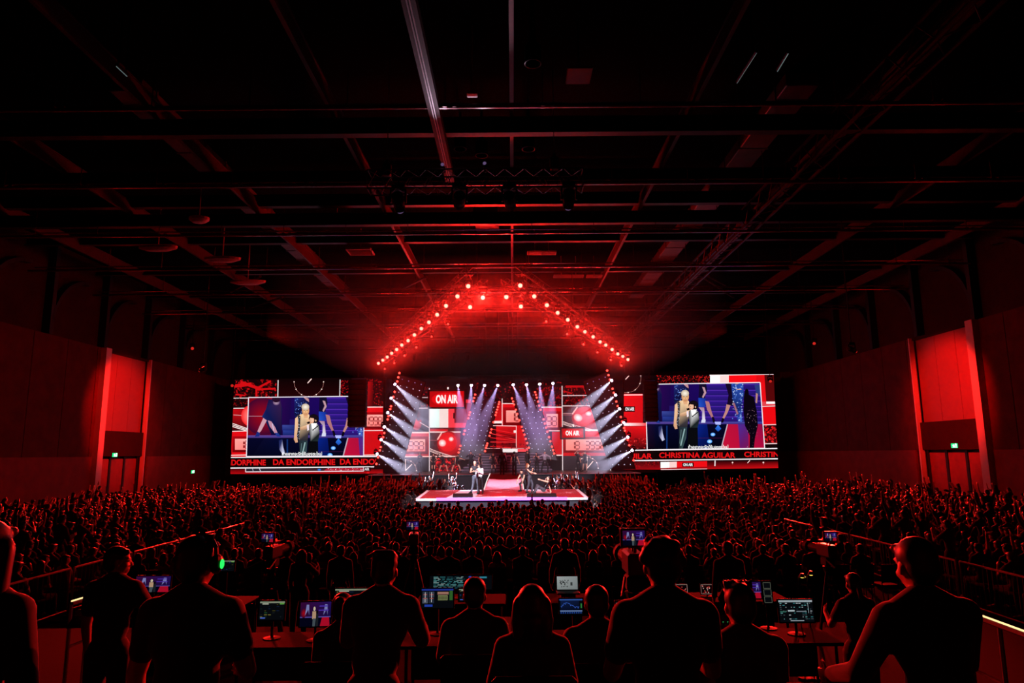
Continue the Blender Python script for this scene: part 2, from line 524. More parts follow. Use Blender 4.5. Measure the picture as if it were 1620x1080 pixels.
for k, (px, py, w_) in enumerate(((315, 348, .9), (352, 411, 2.0), (392, 447, 2.2), (250, 393, 2.0))):  # lens-shaped discs added in place of brightly lit stretches of beam flange
    c = on_z(px, py, 14.15)
    m_ = MB()
    m_.lathe([(.05, -.16), (.5, -.12), (.8, 0), (.82, .12), (.2, .2)], 18, M=Matrix.Translation(c) @ Matrix.Diagonal((w_ / 1.6, .42, 1, 1)))
    m_.tube(c + Vector((0, 0, .15)), (c.x, c.y, ZC), .025, 6)
    tag(m_.build('flange_highlight', mat('flange_highlight_cream', 'c8b4ac', .5)), ['small half-round', 'long leaf-shaped', 'wide far', 'dull wide near'][k] + ' added disc standing for a brightly lit flange of the left beams', 'beam highlight')
# round downlight cans
for k, (px, py, z, lab) in enumerate(((843, 101, 14.6, 'large round ceiling downlight can near the top edge, by the cross beam'), (836, 236, 14.6, 'round ceiling downlight can above the end of the lighting truss'),
                                      (762, 246, 14.8, 'dim round downlight can between the wall track and the truss'), (728, 236, 15.1, 'dark round downlight can close beside the wall track'))):
    c = on_z(px, py, z)
    t = thing('ceiling_downlight', lab, 'downlight', c)
    MB().lathe([(.03, .5), (.2, .48), (.21, 0), (.24, .0), (.24, .55), (.1, .62), (.04, ZC - c.z)], 20).build('can', BLACK, t)
    MB().path([(.235 * math.cos(R(18 * q)), .235 * math.sin(R(18 * q)), 0) for q in range(21)], .012, 5).build('rim', STEEL, t)
c = on_z(916, 119, 14.7)
tag(MB().bbox(c, (.75, .9, .08), .02).tube(c, (c.x, c.y, ZC), .03, 6).build('acoustic_panel', mat('grey_panel', '38343e', .6)), 'square pale grey panel hung flat near the top beside the round can', 'panel')
c = on_z(747, 149, 14.3)
tag(MB().bbox(c, (.32, .28, .1), .02).tube(c, (c.x, c.y, ZC), .03, 6).build('junction_box', WHITE), 'small pale junction box on the ceiling right of the wall track', 'junction box')
TUBE = emit('faint_tube', 'd0f0f0', .16)
for (a, c_, lab) in (((1230, 113), (1247, 85), 'faintly glowing tube light on the right of the ceiling'), ((1166, 132), (1197, 84), 'thin dim tube light left of the brighter one'), ((184, 105), (201, 121), 'tiny thin tube light alone in the dark left ceiling')):
    A = on_z(*a, 14.3); B = on_z(*c_, 14.3)
    t = thing('tube_light', lab, 'tube light', (A + B) / 2)
    d_ = (B - A) / 2
    MB().tube(-d_ + Vector((0, 0, .06)), d_ + Vector((0, 0, .06)), .05, 6).tube(-d_ * .7 + Vector((0, 0, .06)), -d_ * .7 + Vector((0, 0, ZC - 14.3)), .02, 5).tube(d_ * .7 + Vector((0, 0, .06)), d_ * .7 + Vector((0, 0, ZC - 14.3)), .02, 5).build('batten', DARKMETAL, t)
    MB().tube(-d_, d_, .012 if 'brighter' not in lab else .006, 6).build('tube', TUBE, t)
# ================================================================ lighting fixtures
LENSW = emit('white_lens', (0.8, 0.62, 1.0), 12)
LENSR = emit('red_lens', (1.0, 0.16, 0.12), 6)
LENSP = emit('dim_purple_lens', (0.5, 0.3, 0.7), .2)
BULB = emit('red_bulb', (1.0, 0.035, 0.025), 6)

def moving_head(name, loc, target, lab, cat, group, hang=True, s=1.0, lens=LENSW, light=None, rlens=.13, drop=0):
    """base with yoke; the head tilts towards its target"""
    loc = Vector(loc)
    t = thing(name, lab, cat, loc, 0, group)
    k = 1 if hang else -1
    MB().bbox((0, 0, k * .34 * s), (.34 * s, .26 * s, .14 * s), .02).tube((0, 0, k * .40 * s), (0, 0, max(k * .57 * s, drop)), .03, 6).bbox((0, 0, drop or k * .45 * s), (.46 if drop else .1 * s, .46 if drop else .06, .05), .01).build('base', BLACK, t)
    y = MB()
    for sx in (-1, 1): y.bbox((sx * .19 * s, 0, k * .13 * s), (.045 * s, .12 * s, .36 * s), .01)
    y.bbox((0, 0, k * .28 * s), (.42 * s, .12 * s, .05 * s), .01)
    y.build('yoke', BLACK, t)
    q = aim(loc, target)
    M = q.to_matrix().to_4x4()
    h = MB().lathe([(.09 * s, .24 * s), (.15 * s, .2 * s), (.16 * s, .02), (.14 * s, -.14 * s), (rlens * s * 1.12, -.16 * s), (rlens * s * 1.12, -.27 * s), (rlens * s, -.27 * s), (rlens * s, -.25 * s)], 16, M=M)
    hd = h.build('lamp_head', BLACK, t, smooth=False)
    MB().lathe([(rlens * .96 * s, -.262 * s), (rlens * .85 * s, -.31 * s), (rlens * .55 * s, -.36 * s), (.01, -.38 * s)], 16, M=M).build('lens', lens, hd)
    if light:
        d = q @ Vector((0, 0, -1))
        power, col, ang, bl, sz, kind = light
        l = lamp(kind, 'lamp', d * .46 * s, power, col, t, angle=ang, blend=bl, size=sz)
        l.rotation_mode = 'QUATERNION'; l.rotation_quaternion = q
    return t

def box_truss(pts_a, name, lab, w_=.4, bay=.5, mats=None, ch=.025, br=.012, hang=False):
    """square lattice truss from a to b"""
    a, b = Vector(pts_a[0]), Vector(pts_a[1])
    t = thing(name, lab, 'truss', a)
    d = b - a; L = d.length; d.normalize()
    up = Vector((0, 0, 1)); u = d.cross(up).normalized(); v = u.cross(d)
    c = MB()
    cs = [(u * sx + v * sz) * w_ / 2 for sx, sz in ((-1, -1), (1, -1), (1, 1), (-1, 1))]
    for q in cs: c.tube(q, q + d * L, ch, 6)
    c.build('chords', mats or DARKMETAL, t)
    n = max(2, int(L / bay)); g = MB()
    for i in range(n):
        p0 = d * (L * i / n); p1 = d * (L * (i + .5) / n); p2 = d * (L * (i + 1) / n)
        for j in range(4):
            q0, q1 = cs[j], cs[(j + 1) % 4]
            g.tube(p0 + q0, p1 + q1, br, 4, cap=False); g.tube(p1 + q1, p2 + q0, br, 4, cap=False)
    for j in range(4):
        g.tube(cs[j], cs[(j + 1) % 4], br, 4); g.tube(cs[j] + d * L, cs[(j + 1) % 4] + d * L, br, 4)
    g.build('lattice', mats or DARKMETAL, t)
    if hang:
        for f in (.08, .92):
            p = d * L * f
            MB().tube(p + Vector((0, 0, .1)), (p.x, p.y, 16.62 - a.z), .018, 5).tube(p - u * w_ / 2 + Vector((0, 0, w_ / 2)), p + u * w_ / 2 + Vector((0, 0, w_ / 2)), .02, 5).build('cable', DARKMETAL, t)
    return t

# ---------------------------------------------------------------- the black truss over front of house
TY = 21.0
A = at(584, 289, TY); B = at(921, 286, TY)
box_truss((A, B), 'lighting_truss', 'short black lattice lighting truss hanging over the middle of the audience', .62, .62, mat('truss_alu', '6a6264', .3, .9), .03, .014)
for k, (px, py, aimx) in enumerate(((630, 318, -3.2), (727, 316, -1.6), (806, 316, .2), (900, 313, 2.0))):
    p = at(px, py, TY)
    moving_head('moving_head', p, (STAGE_X + (aimx - STAGE_X) * .9, 38.8, 1.5) if k in (0, 3) else (STAGE_X + (k - 1.5) * 9, 60, 2.3), 'black moving head under the audience truss, %s from the DA ENDORPHINE side' % ORD[k], 'stage lamp', 'moving heads on the audience truss', True, 1.25, LENSP,
                (WASH_P if k in (0, 3) else WASH_P * .8, (.90, .82, 1.0), 19 if k in (0, 3) else 12, .5, .12, 'SPOT'))
for k, (px, py) in enumerate(((612, 278), (877, 268))):
    p = at(px, py, TY)
    t = thing('chain_hoist', 'black chain hoist above the %s end of the lighting truss' % ('DA ENDORPHINE' if k == 0 else 'CHRISTINA AGUILAR'), 'chain hoist', p, 0, 'chain hoists')
    MB().bbox((0, 0, .2), (.28, .24, .42), .04).tube((0, 0, .4), (0, 0, .55), .05, 8).build('motor', BLACK, t)
    MB().tube((0, 0, .5), (0, 0, 16.6 - p.z), .014, 5).build('chain', STEEL, t)
    MB().tube((.06, .1, .05), (.06, .1, .12), .03, 6).build('tag_light', emit('tag', 'ffd8d0', .7), t)

# two small uplights clamped on the truss, washing the ceiling track and the nearest cross beam
for k, (px, py) in enumerate(((768, 262), (700, 264))):
    p = at(px, py, TY)
    moving_head('ceiling_uplight', p, (-2.2 + k * .6, 13.5, 14.2), 'tiny lamp on top of the audience truss lighting the ceiling, %s the wall track' % ('right of' if k == 0 else 'below'), 'stage lamp', 'uplights on the audience truss', False, .5, LENSP,
                (UP_P, (.95, .72, .95), 95, 1.0, .05, 'SPOT'), .12)

# ---------------------------------------------------------------- the red arrow: two sloping trusses with rows of red lamps
RED = (1.0, 0.012, 0.008)
left_outer = [(741, 451), (724, 467), (706, 482), (692, 496), (679, 508), (667, 518), (656, 528), (646, 537), (636, 544), (628, 551), (620, 557), (613, 563), (606, 568), (599, 573)]
right_outer = [(823, 450), (845, 467), (865, 481), (882, 493), (898, 504), (913, 515), (925, 523), (938, 531), (949, 539), (958, 544), (968, 551), (977, 558), (985, 562), (993, 567)]
left_inner = [(764, 469), (744, 484), (709, 511), (683, 531), (659, 548), (640, 561), (624, 573), (609, 582)]
right_inner = [(801, 468), (824, 483), (864, 507), (897, 527), (923, 543), (945, 556), (966, 568), (983, 577)]
def depth_on(y, side):
    # along the truss the picture height falls with distance: near end 37.5 m, far end 57 m
    t = (y - 450) / (573 - 450.)
    z0, z1 = 37.5, 57.0
    return 1 / ((1 - t) / z0 + t / z1)
def arrow(side, outer, inner):
    nm = 'DA ENDORPHINE' if side < 0 else 'CHRISTINA AGUILAR'
    for row, pts, dy in (('upper', outer, 0), ('lower', inner, 8)):
        P = [at(px, py, depth_on(py - dy, side)) for px, py in pts]
        a, b = P[0], P[-1]
        off = Vector((0, 0, .78 if row == 'upper' else .72))
        d = (b - a).normalized()
        tr = box_truss((a - d * .3 + off, b + d * .3 + off), 'sloping_truss', '%s black sloping truss with red lamps on the %s side' % (row, nm), .42, .7)
        cb = MB()
        for f in (.04, .5, .96):
            p = (b - a) * f + d * .3
            cb.tube(p + Vector((0, 0, .2)), (p.x, p.y, 16.55 - (a + off).z), .02, 5)
        cb.build('cables', DARKMETAL, tr)
        for k, p in enumerate(P):
            # follow the truss, which is straight
            t_ = (p.y - a.y) / (b.y - a.y)
            top = a + (b - a) * t_ + off
            q = p + Vector((-p.x * .15, -14, -7))
            lab = 'red lamp on the %s %s truss, %s from the apex' % (row, nm, ORD[k])
            near = row == 'upper' or k < 2
            pw = RED_P * ((.7 if k < 4 else .6 - .02 * k) if row == 'upper' else ((6.0 if side < 0 else 3.0) if k == 0 else 1.4 if k < 2 else .25))
            s = 1.0 if near else .75
            moving_head('red_lamp', p, q, lab, 'stage lamp', 'red lamps on the sloping trusses', True, s, LENSR if near else BULB,
                        (pw, RED, 0, 0, .1, 'POINT'), .125 if near else .085, drop=max(.45, top.z - .2 - p.z))
arrow(-1, left_outer, left_inner)
arrow(1, right_outer, right_inner)
# apex piece that joins both trusses
a = at(700, 476, 39); b = at(866, 474, 39)
box_truss((at(741, 462, 38.4), at(823, 461, 38.4)), 'cross_truss', 'short black truss bridging the apex between the two sloping lamp rows', .5, .6)

# red wash lamps added to brighten the entrance bays, side seats and control desks
for k, (p0, tgt, pw, ang, lab) in enumerate((
        ((-20.6, 45.2, 9.2), (XL, 48.6, 6.6), WALL_P, 66, 'added red wash lamp on the DA ENDORPHINE side, aimed at the entrance bay'),
        ((19.4, 38.6, 9.2), (XR, 41.4, 6.6), WALL_P, 66, 'added red wash lamp on the CHRISTINA AGUILAR side, aimed at the entrance bay'),
        ((-22.8, 55.4, 9.2), (-15, 34, 0), CROWD_P, 56, 'added red wash lamp aimed at the seats on the DA ENDORPHINE side'),
        ((21.0, 55.4, 9.2), (14, 34, 0), CROWD_P, 56, 'added red wash lamp aimed at the seats on the CHRISTINA AGUILAR side'),
        ((-25.6, 54.0, 12.0), (-1.0, 4.0, 2.6), RIM_P, 15, 'added red wash lamp on the DA ENDORPHINE side, aimed back at the control desks'),
        ((24.2, 54.0, 12.0), (.5, 4.0, 2.6), RIM_P, 15, 'added red wash lamp on the CHRISTINA AGUILAR side, aimed back at the control desks'))):
    moving_head('added_wash_lamp', p0, tgt, lab, 'stage lamp', 'added red wash lamps', True, 1.0, emit('added_wash_lens', (1, .03, .02), .6), (pw, RED, ang, .6, .12, 'SPOT'), .12, drop=16.6 - p0[2])

# ================================================================ the stage
DECK_Z, DECK_Y = 1.89, 56.0
STAGEBLACK = mat('stage_black', '141216', .35, scale=2)
SKIRT = mat('stage_skirt', '16161c', .75, scale=3)
def X_at(px, Y): return at(px, 700, Y).x
xl, xr = X_at(584, DECK_Y), X_at(1012, DECK_Y)
deck = thing('stage_deck', 'wide black upper stage deck in front of the wall of red screens', 'stage', ((xl + xr) / 2, DECK_Y, 0))
W_ = xr - xl
MB().bbox((0, 2.4, DECK_Z - .06), (W_, 4.8, .12), .02).bbox((0, 7.5, DECK_Z - .06), (W_ - 2.6, 5.4, .12), .02).build('deck_top', STAGEBLACK, deck)
sk = MB()
for k in range(24): sk.box((-W_ / 2 + W_ * (k + .5) / 24, .12 + .02 * (k % 2), DECK_Z / 2 - .06), (W_ / 24 + .01, .05, DECK_Z - .12))
sk.build('front_skirt', SKIRT, deck)
MB().box((0, -.01, DECK_Z - .03), (W_, .03, .035)).build('edge_strip', emit('edge_red', (.5, .07, .09), .5), deck)
lg = MB()
for k in range(10):
    for y in (1.0, 9.8): lg.box((-W_ / 2 + 1.6 + (W_ - 3.2) * k / 9, y, DECK_Z / 2 - .06), (.08, .08, DECK_Z - .12))
lg.build('substructure', DARKMETAL, deck)

# thrust, ramp
TH_Z = 1.21
def flat(v): return Vector((v.x, v.y, 0))
thrust_pts = [on_z(658, 788.5, TH_Z), on_z(930, 786.5, TH_Z), on_z(914, 773.5, TH_Z), on_z(676, 775.5, TH_Z)]
THR = mat('white_gloss_thrust', 'd9d4d6', .3, scale=2, noise=.08)
REDFLOOR = mat('confetti_floor', 'b01a22', .5, spec=.2)
# floor with scattered confetti: noise threshold between red vinyl and white paper
mm = REDFLOOR; nt = mm.node_tree; b_ = nt.nodes['Principled BSDF']
tc = nt.nodes.new('ShaderNodeTexCoord'); vo = nt.nodes.new('ShaderNodeTexVoronoi'); vo.inputs['Scale'].default_value = 9
nz = nt.nodes.new('ShaderNodeTexNoise'); nz.inputs['Scale'].default_value = .7
ad = nt.nodes.new('ShaderNodeMath'); ad.operation = 'MULTIPLY_ADD'; ad.inputs[1].default_value = .55
cr = nt.nodes.new('ShaderNodeValToRGB'); cr.color_ramp.interpolation = 'CONSTANT'
cr.color_ramp.elements[0].color = rgb('e8dcdc') + (1,); cr.color_ramp.elements[1].color = rgb('8c0810') + (1,); cr.color_ramp.elements[1].position = .56
nt.links.new(tc.outputs['Object'], vo.inputs['Vector']); nt.links.new(tc.outputs['Object'], nz.inputs['Vector'])
nt.links.new(vo.outputs['Distance'], ad.inputs[0]); nt.links.new(nz.outputs['Fac'], ad.inputs[2])
nt.links.new(ad.outputs[0], cr.inputs[0]); nt.links.new(cr.outputs[0], b_.inputs['Base Color'])
th = thing('thrust_stage', 'low thrust stage with a glowing white and purple front edge among the crowd', 'stage', (STAGE_X, 38, 0))
o0 = Vector((STAGE_X, 38, 0))
MB().prism([(p.x - o0.x, p.y - o0.y) for p in thrust_pts], TH_Z - .12, TH_Z, axis=2).build('floor_panel', THR, th)
f0, f1, f2, f3 = [flat(p - o0) for p in thrust_pts]
def lerp(a, b, t): return a + (b - a) * t
lf = MB().prism([(p.x, p.y) for p in (lerp(f0, f1, .02), lerp(f0, f1, .17), lerp(f3, f2, .22), lerp(f3, f2, .02))], TH_Z, TH_Z + .012, axis=2)
lf.prism([(p.x, p.y) for p in (lerp(f0, f1, .83), lerp(f0, f1, .98), lerp(f3, f2, .98), lerp(f3, f2, .78))], TH_Z, TH_Z + .012, axis=2)
lf.prism([(p.x, p.y) for p in (Vector((-1.25, f0.y + 1.3, 0)), Vector((1.6, f0.y + 1.3, 0)), Vector((1.5, f2.y, 0)), Vector((-1.1, f2.y, 0)))], TH_Z, TH_Z + .012, axis=2)
lf.build('confetti_vinyl', REDFLOOR, th)
MB().prism([(p.x, p.y) for p in (f0 + Vector((.1, .1, 0)), f1 + Vector((-.1, .1, 0)), f2 + Vector((-.1, -.1, 0)), f3 + Vector((.1, -.1, 0)))], 0, TH_Z - .12, axis=2).build('skirt', SKIRT, th)
MB().tube(lerp(f0, f1, .12) + Vector((0, -.03, TH_Z - .04)), lerp(f0, f1, .88) + Vector((0, -.03, TH_Z - .05)), .075, 8).build('light_strip', emit('purple_strip', (.42, .12, 1.0), 4.0, True), th)
for q, r_ in ((f0, f3), (f1, f2)):
    MB().tube(Vector((q.x, q.y, TH_Z)), Vector((r_.x, r_.y, TH_Z)), .025, 6).build('edge_strip', emit('pink_edge', (.9, .45, .5), 1.0), th)

ramp = thing('stage_ramp', 'red glossy ramp with white edges running down from the upper deck to the thrust', 'ramp', (0, 0, 0))
rx0, rx1 = -1.86, .66
prof = [(DECK_Y, DECK_Z + .0), (50.0, 1.62), (46.5, 1.38), (thrust_pts[2].y + .02, TH_Z + .02)]
RAMPRED = mat('red_vinyl', '6c0004', .7, scale=4, noise=.1, spec=.05)
vs = []; fs = []
for (y, z) in prof: vs += [(rx0, y, z), (rx1, y, z), (rx1, y, z - .1), (rx0, y, z - .1)]
for k in range(len(prof) - 1):
    a = 4 * k
    for j in range(4): fs.append((a + j, a + (j + 1) % 4, a + 4 + (j + 1) % 4, a + 4 + j))
fs += [(0, 1, 2, 3), tuple(4 * (len(prof) - 1) + i for i in (3, 2, 1, 0))]
MB().add(vs, fs).build('ramp_surface', RAMPRED, ramp)
for xx in (rx0, rx1):
    MB().path([Vector((xx, y, z + .02)) for (y, z) in prof], .035, 6).build('edge_strip', emit('white_edge', (1, .75, .75), 1.2), ramp)
lg = MB()
for (y, z) in prof[1:-1]:
    for xx in (rx0 + .15, rx1 - .15): lg.box((xx, y, z / 2 - .05), (.08, .08, z - .1))
lg.build('leg_frame', DARKMETAL, ramp)

# stairs on the deck
STEP = mat('stair_riser', '2a2030', .6, scale=2)
TREAD = mat('stair_tread', '8c7c94', .45, scale=2)
st = thing('stage_stairs', 'broad flight of purple lit steps between the two slanted lamp columns', 'stairs', (0, 60.6, DECK_Z))
sx0, sx1 = X_at(727, 61), X_at(872, 61)
nst = 7
for k in range(nst):
    ins = .35 * k if k < 3 else .7 + .12 * k
    z = .23 * k; cx_ = (sx0 + ins + sx1 - ins * .4) / 2; wx = sx1 - sx0 - ins * 1.4; dy = (nst - k) * .36 + .4
    s_ = MB().box((cx_, .2 + .36 * k + (nst - k) * .18, z + .09), (wx, dy, .18)).build('step', STEP, st)
    MB().bbox((cx_, .17 + .36 * k + (nst - k) * .18, z + .205), (wx + .04, dy + .06, .05), .01).build('tread', TREAD, s_, label='pale tread')
# low black monitor boxes along the front edge of the thrust
for k, (x0, x1, nm) in enumerate(((716, 747, 'the bleached man'), (834, 881, 'the seated man'))):
    a = on_z(x0, 787, TH_Z); b = on_z(x1, 787, TH_Z)
    t = thing('stage_monitor', 'low dark monitor box on the front edge of the thrust before ' + nm, 'loudspeaker', ((a.x + b.x) / 2, a.y + .35, TH_Z))
    w_ = b.x - a.x
    MB().prism([(-.28, 0), (.25, 0), (.25, .12), (-.05, .2), (-.28, .06)], -w_ / 2, w_ / 2, axis=0).build('cabinet', BLACK, t)
    MB().box((0, .13, .165), (w_ * .92, .25, .012), rot=Matrix.Rotation(-.26, 3, 'X')).build('grille', mat('grille', '050505', .9), t)
# ---------------------------------------------------------------- slanted lamp columns of the set
DOTW = emit('dot_white', (.75, .8, 1.0), 1.5)
DOTB = emit('dot_blue', (.35, .38, 1.0), 1.1)
def column(lab, Y, quad, rows, cols, bulbs, panelmat, thick=.35, blue=(0,)):
    """a leaning plank of LED dots with bulbs along its edges; quad = TL TR BR BL in the photograph"""
    TL, TR, BR, BL = [at(x, y, Y) for x, y in quad]
    base = (BL + BR) / 2; base.z = min(BL.z, BR.z)
    t = thing('lamp_column', lab, 'light column', base)
    MB().prism([(p.x - base.x, p.z - base.z) for p in (TL, TR, BR, BL)], 0, thick, axis=1).build('panel', panelmat, t)
    fr = MB()
    for a, b in ((TL, BL), (TR, BR), (TL, TR)):
        fr.tube(a - base + Vector((0, -.02, 0)), b - base + Vector((0, -.02, 0)), .05, 6)
    fr.build('edge_frame', BLACK, t)
    d = MB(); d2 = MB()
    for r in range(rows):
        v = (r + .6) / (rows + .3)
        for c in range(cols):
            u = (c + .6) / (cols + .2)
            p = TL * (1 - u) * (1 - v) + TR * u * (1 - v) + BR * u * v + BL * (1 - u) * v - base
            (d2 if r in blue else d).lathe([(.033, 0), (.028, .02), (.012, .03)], 7, M=Matrix.Translation(p + Vector((0, -.0, 0))) @ Matrix.Rotation(R(90), 4, 'X'))
    d.build('led_dots', DOTW, t)
    if d2.v: d2.build('blue_led_dots', DOTB, t, label='blue row of LED dots')
    bm_ = MB().lathe([(.02, -.07), (.045, -.04), (.08, 0), (.092, .04), (.07, .09), (.03, .11)], 12, M=Matrix.Rotation(R(90), 4, 'X')).mesh('bulb', BULB)
    for (px, py) in bulbs:
        p = at(px, py, Y - .12) - base
        o = bpy.data.objects.new('bulb', bm_); C.objects.link(o); o.parent = t; o.location = p
    return t
def line(a, b, fs): return [(a[0] + (b[0] - a[0]) * f, a[1] + (b[1] - a[1]) * f) for f in fs]
COLB = mat('column_black', '08080a', .5)
COLP = mat('column_violet', '1a1024', .4, scale=1)
f_out = [0, .045, .09, .20, .255, .355, .385, .46, .495, .64, .685, .79, .825, .90, .97]
YT = 60.3
tl = column('black leaning column of white LED dots and red bulbs beside the DA ENDORPHINE screen', YT, ((632, 592), (674, 604), (634, 742), (592, 742)), 14, 4,
            line((632, 590), (594.5, 738), f_out), COLB)
f_out2 = [0, .05, .10, .20, .245, .34, .39, .51, .56, .63, .66, .76, .82, .985]
tr_ = column('black leaning column of white LED dots and red bulbs beside the CHRISTINA AGUILAR screen', YT, ((922, 603), (961, 588), (1005, 742), (966, 742)), 14, 4,
             line((960.5, 586), (1003, 730), f_out2), COLB)
YI = 65.0
inn = [0, .04, .09, .14, .34, .40, .56, .60, .70, .84, .90, .97]
column('violet inner column leaning left, its LED dots between two lines of red bulbs', YI, ((752, 622), (790, 634), (765, 724), (722, 728)), 12, 4,
       line((751.7, 624), (722, 728), [0, .05, .1, .27, .31, .36, .55, .60, .78, .83, .88, .95]) + line((790, 635.7), (765, 722), [0, .04, .09, .14, .19, .24, .37, .50, .56, .62, .76, .80, .84, .9]), COLP)
column('violet inner column leaning right, its LED dots between two lines of red bulbs', YI, ((810, 628), (847, 618), (882, 728), (840, 722)), 12, 4,
       line((810, 630), (838, 712), [0, .06, .12, .22, .30, .42, .55, .62, .7, .78, .86, .95]) + line((846.5, 620), (880, 728), [0, .04, .08, .14, .2, .26, .40, .46, .52, .58, .66, .72, .8, .85, .9]), COLP)

# white moving heads: six on each outer column, eight on the flown truss
WCOL = (.72, .68, 1.0)
lsp = [(623, 606), (617, 628), (611.5, 651), (606, 673.5), (601, 694), (594.6, 717)]
rsp = [(969.5, 600), (975.7, 623), (982, 645), (988.8, 667), (995, 690), (1002, 711)]
for side, sp, nm in ((-1, lsp, 'DA ENDORPHINE'), (1, rsp, 'CHRISTINA AGUILAR')):
    for k, (px, py) in enumerate(sp):
        p = at(px, py, YT - .55)
        ex, ey = 62, 58 - k * 4.5
        q = at(px - side * ex, py + ey, YT - 5.5)
        moving_head('beam_lamp', p, q, 'white beam lamp on the column beside the %s screen, %s from the top' % (nm, ORD[k]), 'stage lamp', 'beam lamps on the outer columns', True, .85, LENSW,
                    (SPOT_P, WCOL, 13.5, .35, .06, 'SPOT'), .15)
TYB = 61.0
top = [(724.3, 607), (745.8, 607), (767.3, 607), (788.6, 607), (811, 606), (832.4, 606), (853.7, 605), (875, 604)]
aims = [(729, 650), (744, 650), (753, 652), (770, 652), (829, 652), (842, 650), (857, 650), (872, 645)]
box_truss((at(696, 598, TYB), at(900, 595, TYB)), 'flown_truss', 'thin black flown truss above the stage carrying eight white lamps', .3, .6, hang=True)
for k, ((px, py), (qx, qy)) in enumerate(zip(top, aims)):
    p = at(px, py, TYB - .2); q = at(qx, qy, TYB - 3.2)
    moving_head('beam_lamp', p, q, 'white lamp on the flown truss above the stage, %s from the larger ON AIR box' % ORD[k], 'stage lamp', 'beam lamps on the flown truss', True, .85, LENSW,
                (SPOT_P * .6, (.64, .43, 1.0), 14, .4, .06, 'SPOT'), .15)
# dim row of unlit lamps far above the stage
UA, UB = at(640, 555, 62), at(945, 553, 62)
for k, px in enumerate((656, 678, 699, 719, 740, 850, 869, 890, 909, 930)):
    p = at(px, 566 + (k % 2) * 2, 62)
    tz = UA.z + (UB.z - UA.z) * (p.x - UA.x) / (UB.x - UA.x)
    moving_head('unlit_lamp', p, p + Vector((0, -3, -4)), 'unlit lamp in the dark row above the stage, %s from the DA ENDORPHINE side' % ORD[k], 'stage lamp', 'unlit lamps above the stage', True, 1.0, DARKMETAL, None, drop=tz - .16 - p.z)
box_truss((UA, UB), 'flown_truss', 'dark black flown truss carrying the row of unlit lamps above the stage', .35, .7, hang=True)
for k, (x, y0, y1) in enumerate(((787, 497, 578), (803, 497, 578), (767, 500, 560), (818, 500, 560))):
    a = at(x, y0, 60); b = at(x, y1, 62)
    tag(MB().tube((a.x, 61.5, 16.6), (a.x, 61.5, b.z), .07, 6).build('hanging_pipe', DARKMETAL), 'dark vertical hanging pipe above the stage centre, %s of four' % ORD[k], 'pipe')

# line array loudspeakers
for k, (x0, x1, y0, y1, nm) in enumerate(((553, 579, 600, 675, 'DA ENDORPHINE'), (1017, 1041, 603, 666, 'CHRISTINA AGUILAR'))):
    Y = 57.5
    a = at(x0, y0, Y); b = at(x1, y1, Y)
    cx = (a.x + b.x) / 2; W2 = b.x - a.x
    t = thing('line_array_speaker', 'tall black hanging loudspeaker column in front of the %s screen' % nm, 'loudspeaker', (cx, Y, b.z))
    n = 9; H = a.z - b.z
    cab = MB(); gr = MB()
    for i in range(n):
        z = H * (i + .5) / n; rot = Matrix.Rotation(-.02 * (n - i), 3, 'X')
        cab.bbox((0, .0, z), (W2, .7, H / n * .95), .03, rot=rot)
        gr.box((0, -.36, z), (W2 * .9, .02, H / n * .8), rot=rot)
    cab.build('cabinets', BLACK, t); gr.build('grilles', mat('grille', '050505', .9), t)
    MB().box((0, 0, H + .1), (W2 * .8, .8, .08)).tube((0, .2, H + .1), (0, .2, 16.6 - b.z), .03, 6).tube((0, -.2, H + .1), (0, -.2, 16.6 - b.z), .03, 6).build('rigging_frame', DARKMETAL, t)

# ================================================================ LED pictures
FONTS = {}
def glyphs(body, bold=0.0):
    key = (body, bold)
    if key in FONTS: return FONTS[key]
    cu = bpy.data.curves.new('t', 'FONT'); cu.body = body; cu.size = 1; cu.offset = bold; cu.resolution_u = 3
    ob = bpy.data.objects.new('t', cu); C.objects.link(ob)
    dg = bpy.context.evaluated_depsgraph_get()
    me = ob.evaluated_get(dg).to_mesh()
    vs = np.array([v.co[:2] for v in me.vertices]) if len(me.vertices) else np.zeros((1, 2))
    fs = [tuple(p.vertices) for p in me.polygons]
    ob.evaluated_get(dg).to_mesh_clear()
    bpy.data.objects.remove(ob); bpy.data.curves.remove(cu)
    FONTS[key] = (vs, fs)
    return vs, fs

def clip_poly(pts, cols, clip):
    """Sutherland-Hodgman against a convex clip polygon (clockwise in pixel coordinates, y down)"""
    n = len(clip)
    out = list(zip(pts, cols))
    for i in range(n):
        ax, ay = clip[i]; bx, by = clip[(i + 1) % n]
        inp = out; out = []
        if not inp: break
        def side(p): return (bx - ax) * (p[1] - ay) - (by - ay) * (p[0] - ax)
        for j in range(len(inp)):
            (p, pc), (q, qc) = inp[j - 1], inp[j]
            sp, sq = side(p), side(q)
            if (sp >= 0) != (sq >= 0):
                t = sp / (sp - sq)
                out.append(((p[0] + (q[0] - p[0]) * t, p[1] + (q[1] - p[1]) * t), tuple(pc[k] + (qc[k] - pc[k]) * t for k in range(3))))
            if sq >= 0: out.append((q, qc))
    return [o[0] for o in out], [o[1] for o in out]

